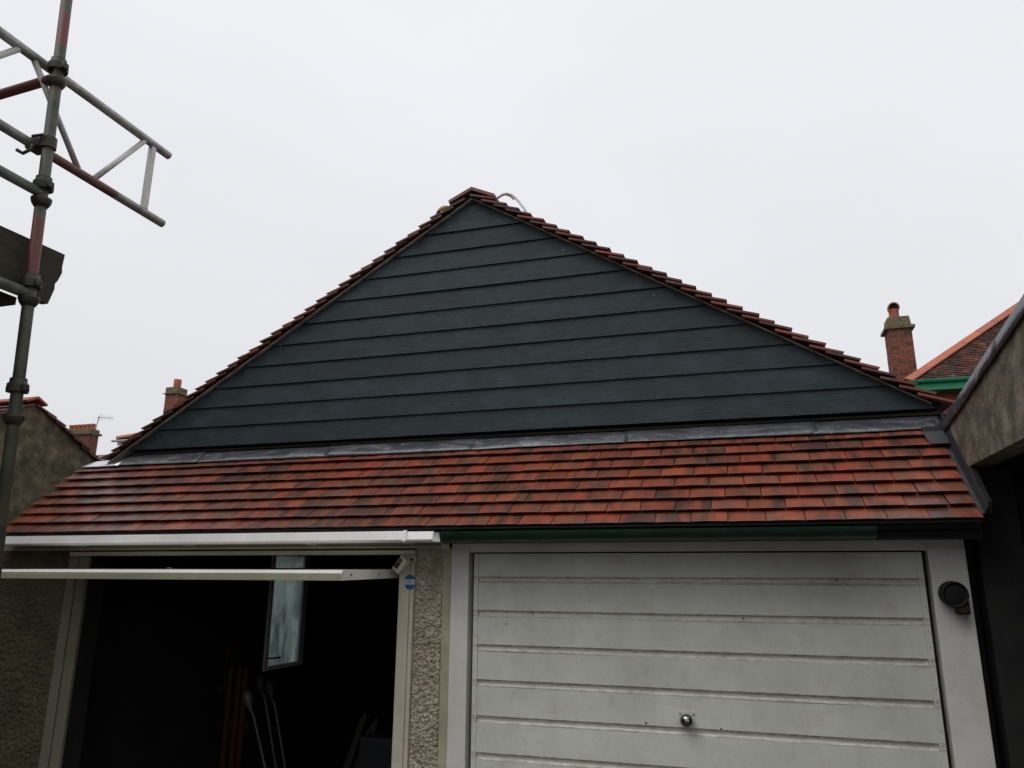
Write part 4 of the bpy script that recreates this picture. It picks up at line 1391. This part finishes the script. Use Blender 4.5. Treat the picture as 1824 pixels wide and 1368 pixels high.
# ---- right-hand house with bright hip tiles and green gutter
HR_ = thing('brick_house', 'house with bright orange hip tiles, green gutter and single hooded chimney pot at the right', 'house', (9.5, 19, 0))
ex, ey, ez, tp = 5.05, 14.0, 6.16, math.tan(math.radians(37))
Wd, Dp = 9.5, 9.0
MB().box(ex + 0.45, ex + Wd - 0.45, ey + 0.45, ey + Dp - 0.45, 0, ez - 0.20).build('wall', M['redbrick'], HR_)
h = Dp / 2
v = [(ex, ey, ez), (ex + Wd, ey, ez), (ex + Wd, ey + Dp, ez), (ex, ey + Dp, ez), (ex + h, ey + h, ez + h * tp), (ex + Wd - h, ey + h, ez + h * tp)]
RR_ = MB().add(v, [(0, 1, 5, 4), (1, 2, 5), (2, 3, 4, 5), (3, 0, 4), (0, 3, 2, 1)]).build('roof', M['blackgap'], HR_)
cs = math.cos(math.radians(37))
tiled_plane(RR_, M['fartile'], (ex, ey, ez), (ex + Wd, ey, ez), (0, cs, math.sin(math.radians(37))), h / cs, lambda s, x: s * cs + 0.02 < x < Wd - s * cs)
tiled_plane(RR_, M['fartile'], (ex, ey + Dp, ez), (ex, ey, ez), (cs, 0, math.sin(math.radians(37))), h / cs, lambda s, x: s * cs + 0.02 < x < Dp - s * cs)
# hip tiles
hd = Vector((1, 1, tp)).normalized()
hl = h * math.sqrt(2 + tp * tp)
sv = Vector((1, -1, 0)).normalized()
nv = hd.cross(sv).normalized()
if nv.z < 0:
    nv = -nv
def hip_run(origin, hd, sv, nv, length, parent, m, hw=0.15, n_seg=0.84, drop=0.55):
    t_ = -0.05
    while t_ < length - 0.05:
        o_ = Vector(origin)
        P = []
        for tt, lift in ((t_, 0.012), (t_ + n_seg + 0.03, 0.0)):
            for a, b_ in ((-hw, -hw * drop), (0, 0), (hw, -hw * drop), (hw, -hw * drop - 0.02), (0, -0.022), (-hw, -hw * drop - 0.02)):
                P.append(o_ + hd * tt + sv * a + nv * (b_ + 0.115 + lift * 0.35))
        q = MB().add(P, [(0, 1, 2, 3, 4, 5)[::-1], (6, 7, 8, 9, 10, 11)] + [(i, (i + 1) % 6, 6 + (i + 1) % 6, 6 + i) for i in range(6)])
        q.build('hip_tile', m, parent)
        t_ += n_seg
hip_run((ex, ey, ez), hd, sv, nv, hl, RR_, M['hip'])
hip_run((ex, ey + Dp, ez), Vector((1, -1, tp)).normalized(), Vector((-1, -1, 0)).normalized(), Vector((1, -1, tp)).cross(Vector((1, 1, 0))).normalized() * (1 if Vector((1, -1, tp)).cross(Vector((1, 1, 0))).z > 0 else -1), hl, RR_, M['hip'])
gu = halfround(ex - 0.02, ex + Wd, ey - 0.06, ez + 0.01, 0.062)
gt = smooth_by_angle(gu.build('gutter', M['brightgreen'], HR_))
MB().box(ex + 0.02, ex + Wd - 0.02, ey + 0.01, ey + 0.04, ez - 0.20, ez - 0.005).build('fascia', M['brightgreen'], HR_)
MB().box(ex + 0.01, ex + 0.04, ey + 0.05, ey + Dp, ez - 0.20, ez - 0.005).build('fascia', M['brightgreen'], HR_)
MB().box(ex + 0.05, ex + Wd - 0.05, ey + 0.05, ey + Dp - 0.05, ez - 0.195, ez - 0.18).build('soffit', M['batten'], HR_)
CH = brick_stack(HR_, 5.175, 5.705, 16.0, 16.55, 6.2, 8.03)
cpx = MB()
cpx.prism([(5.10, 8.03), (5.78, 8.03), (5.78, 8.10), (5.10, 8.10)], 1, 15.93, 16.63)
cpx.add([(5.17, 15.99, 8.10), (5.715, 15.99, 8.10), (5.715, 16.56, 8.10), (5.17, 16.56, 8.10), (5.20, 16.02, 8.36), (5.685, 16.02, 8.36), (5.685, 16.53, 8.36), (5.20, 16.53, 8.36)],
        [(0, 1, 5, 4), (1, 2, 6, 5), (2, 3, 7, 6), (3, 0, 4, 7), (4, 5, 6, 7)])
cpx.build('chimney_cap', M['capmoss'], HR_)
pt = MB()
pt.lathe([(0.128, 0), (0.120, 0.06), (0.120, 0.22), (0.128, 0.25), (0.110, 0.25), (0.0, 0.24)], (5.405, 16.27, 8.36), (0, 0, 1), 22)
o = pt.build('chimney_pot', M['pot'], HR_, True)
hd_ = MB().lathe([(0.0, -0.16), (0.09, -0.15), (0.130, -0.10), (0.138, 0.0), (0.138, 0.12), (0.112, 0.13), (0.105, 0.10), (0.100, -0.05), (0.0, -0.06)], (5.405, 16.27, 8.665), (-0.05, -1, -0.12), 24)
smooth_by_angle(hd_.build('pot_hood', M['pot'], o), 50)
MB().lathe([(0.0, 0.0), (0.098, 0.0)], (5.405, 16.20, 8.665), (-0.05, -1, -0.12), 20).build('flue_shade', M['blackgap'], o)  # black disc, painted shade inside the pot opening

# ---- house on the left with one square chimney
HL_ = thing('hipped_house', 'house with orange hip and a single potted square chimney beyond the left roof edge', 'house', (-14, 20, 0))
ex, ey, ez, tp = -18.5, 16.0, 6.36, math.tan(math.radians(50))
Wd, Dp = 9.0, 8.0
MB().box(ex + 0.5, ex + Wd - 0.5, ey + 0.5, ey + Dp - 0.5, 0, ez - 0.15).build('wall', M['redbrick'], HL_)
h = Dp / 2
tp2 = 0.42          # low pitched hip as seen over the verge
v = [(ex, ey, ez), (ex + Wd, ey, ez), (ex + Wd, ey + Dp, ez), (ex, ey + Dp, ez), (ex + h, ey + h, ez + h * tp2), (ex + Wd - h, ey + h, ez + h * tp2)]
RL_ = MB().add(v, [(0, 1, 5, 4), (1, 2, 5), (2, 3, 4, 5), (3, 0, 4), (0, 3, 2, 1)]).build('roof', M['blackgap'], HL_)
pp_ = math.atan(tp2)
tiled_plane(RL_, M['fartile'], (ex, ey, ez), (ex + Wd, ey, ez), (0, math.cos(pp_), math.sin(pp_)), h / math.cos(pp_), lambda s, x: s * math.cos(pp_) + 0.02 < x < Wd - s * math.cos(pp_))
hd = Vector((1, 1, tp2)).normalized()
nv = hd.cross(Vector((1, -1, 0)).normalized())
nv = nv if nv.z > 0 else -nv
hip_run((ex, ey, ez), hd, Vector((1, -1, 0)).normalized(), nv, h * math.sqrt(2 + tp2 * tp2), RL_, M['hip'])
smooth_by_angle(halfround(ex - 0.15, ex + Wd, ey - 0.08, ez - 0.04, 0.065).build('gutter', M['whitepaint'], HL_))
MB().box(ex - 0.02, ex + Wd, ey + 0.0, ey + 0.03, ez - 0.20, ez - 0.01).build('fascia', M['whitepaint'], HL_)
MB().box(ex + 0.0, ex + 0.03, ey + 0.03, ey + Dp, ez - 0.20, ez - 0.01).build('fascia', M['whitepaint'], HL_)
x0, y0 = -16.72, 15.92
CL = brick_stack(HL_, x0, x0 + 0.46, y0, y0 + 0.46, 6.6, 7.78)
cpx = MB()
cpx.box(x0 - 0.06, x0 + 0.52, y0 - 0.06, y0 + 0.52, 7.78, 7.805)
cpx.box(x0 - 0.01, x0 + 0.47, y0 - 0.01, y0 + 0.47, 7.806, 8.02, 0.015)
cpx.build('chimney_cap', M['capmoss'], HL_)
MB().lathe([(0.125, 0), (0.12, 0.12), (0.125, 0.30), (0.10, 0.30), (0.095, 0.05), (0.0, 0.05)], (x0 + 0.23, y0 + 0.23, 8.02), (0, 0, 1), 18).build('chimney_pot', M['pot'], HL_, True)

# ---- terrace far left with six pots, and its aerial
HT = thing('terraced_house', 'far terraced house with a wide brick chimney of six pots at the left', 'house', (-30, 27, 0))
MB().box(-36, -27.3, 24.6, 32, 0, 7.2).build('wall', M['redbrick'], HT)
rt = MB().add([(-36.4, 24.2, 7.2), (-26.6, 24.2, 7.2), (-26.6, 32.4, 7.2), (-36.4, 32.4, 7.2), (-32, 28.2, 8.3), (-29.6, 28.2, 8.3)], [(0, 1, 5, 4), (1, 2, 5), (2, 3, 4, 5), (3, 0, 4), (0, 3, 2, 1)]).build('roof', M['oldtile'], HT)
x0, x1, y0, y1 = -29.85, -28.28, 24.0, 24.55
CT = brick_stack(HT, x0, x1, y0, y1, 7.2, 8.50, True)
cpx = MB()
cpx.box(x0 - 0.10, x1 + 0.10, y0 - 0.10, y1 + 0.10, 8.50, 8.60)
cpx.box(x0 - 0.02, x1 + 0.02, y0 - 0.02, y1 + 0.02, 8.601, 8.78, 0.02)
cpx.build('chimney_cap', M['capmoss'], HT)
pm = None
for i in range(6):
    px = x0 + 0.13 + i * (x1 - x0 - 0.26) / 5
    if pm is None:
        o = MB().lathe([(0.115, 0), (0.11, 0.10), (0.118, 0.24), (0.118, 0.27), (0.09, 0.27), (0.085, 0.05), (0, 0.05)], (px, 24.27, 8.78), (0, 0, 1), 14).build('chimney_pot', M['pot'], HT, True, origin=(px, 24.27, 8.78))
        pm = o.data
    else:
        inst('chimney_pot', pm, HT, (px, 24.27, 8.78))
AE = thing('tv_aerial', 'thin television aerial on a mast beside the six pot chimney', 'aerial', (-27.98, 24.1, 8.2))
MB().tube((-28.24, 24.02, 8.35), (-27.97, 23.98, 8.42), 0.012, 6).build('bracket', M['aerial'], AE)
MB().tube((-27.98, 23.98, 8.15), (-27.84, 23.98, 9.33), 0.016, 8).build('mast', M['aerial'], AE)
MB().tube((-27.95, 23.98, 9.30), (-26.98, 23.98, 9.20), 0.010, 6).build('boom', M['aerial'], AE)
for k in range(9):
    t_ = k / 8
    x = -27.8 + 0.8 * t_
    L_ = 0.16 - 0.06 * t_
    MB().tube((x, 23.98, 9.285 - 0.083 * t_ - L_), (x, 23.98, 9.285 - 0.083 * t_ + L_), 0.004, 5).build('element', M['aerial'], AE)
MB().tube((-27.83, 23.98, 9.12), (-27.72, 23.98, 9.45), 0.006, 5).build('reflector', M['aerial'], AE)
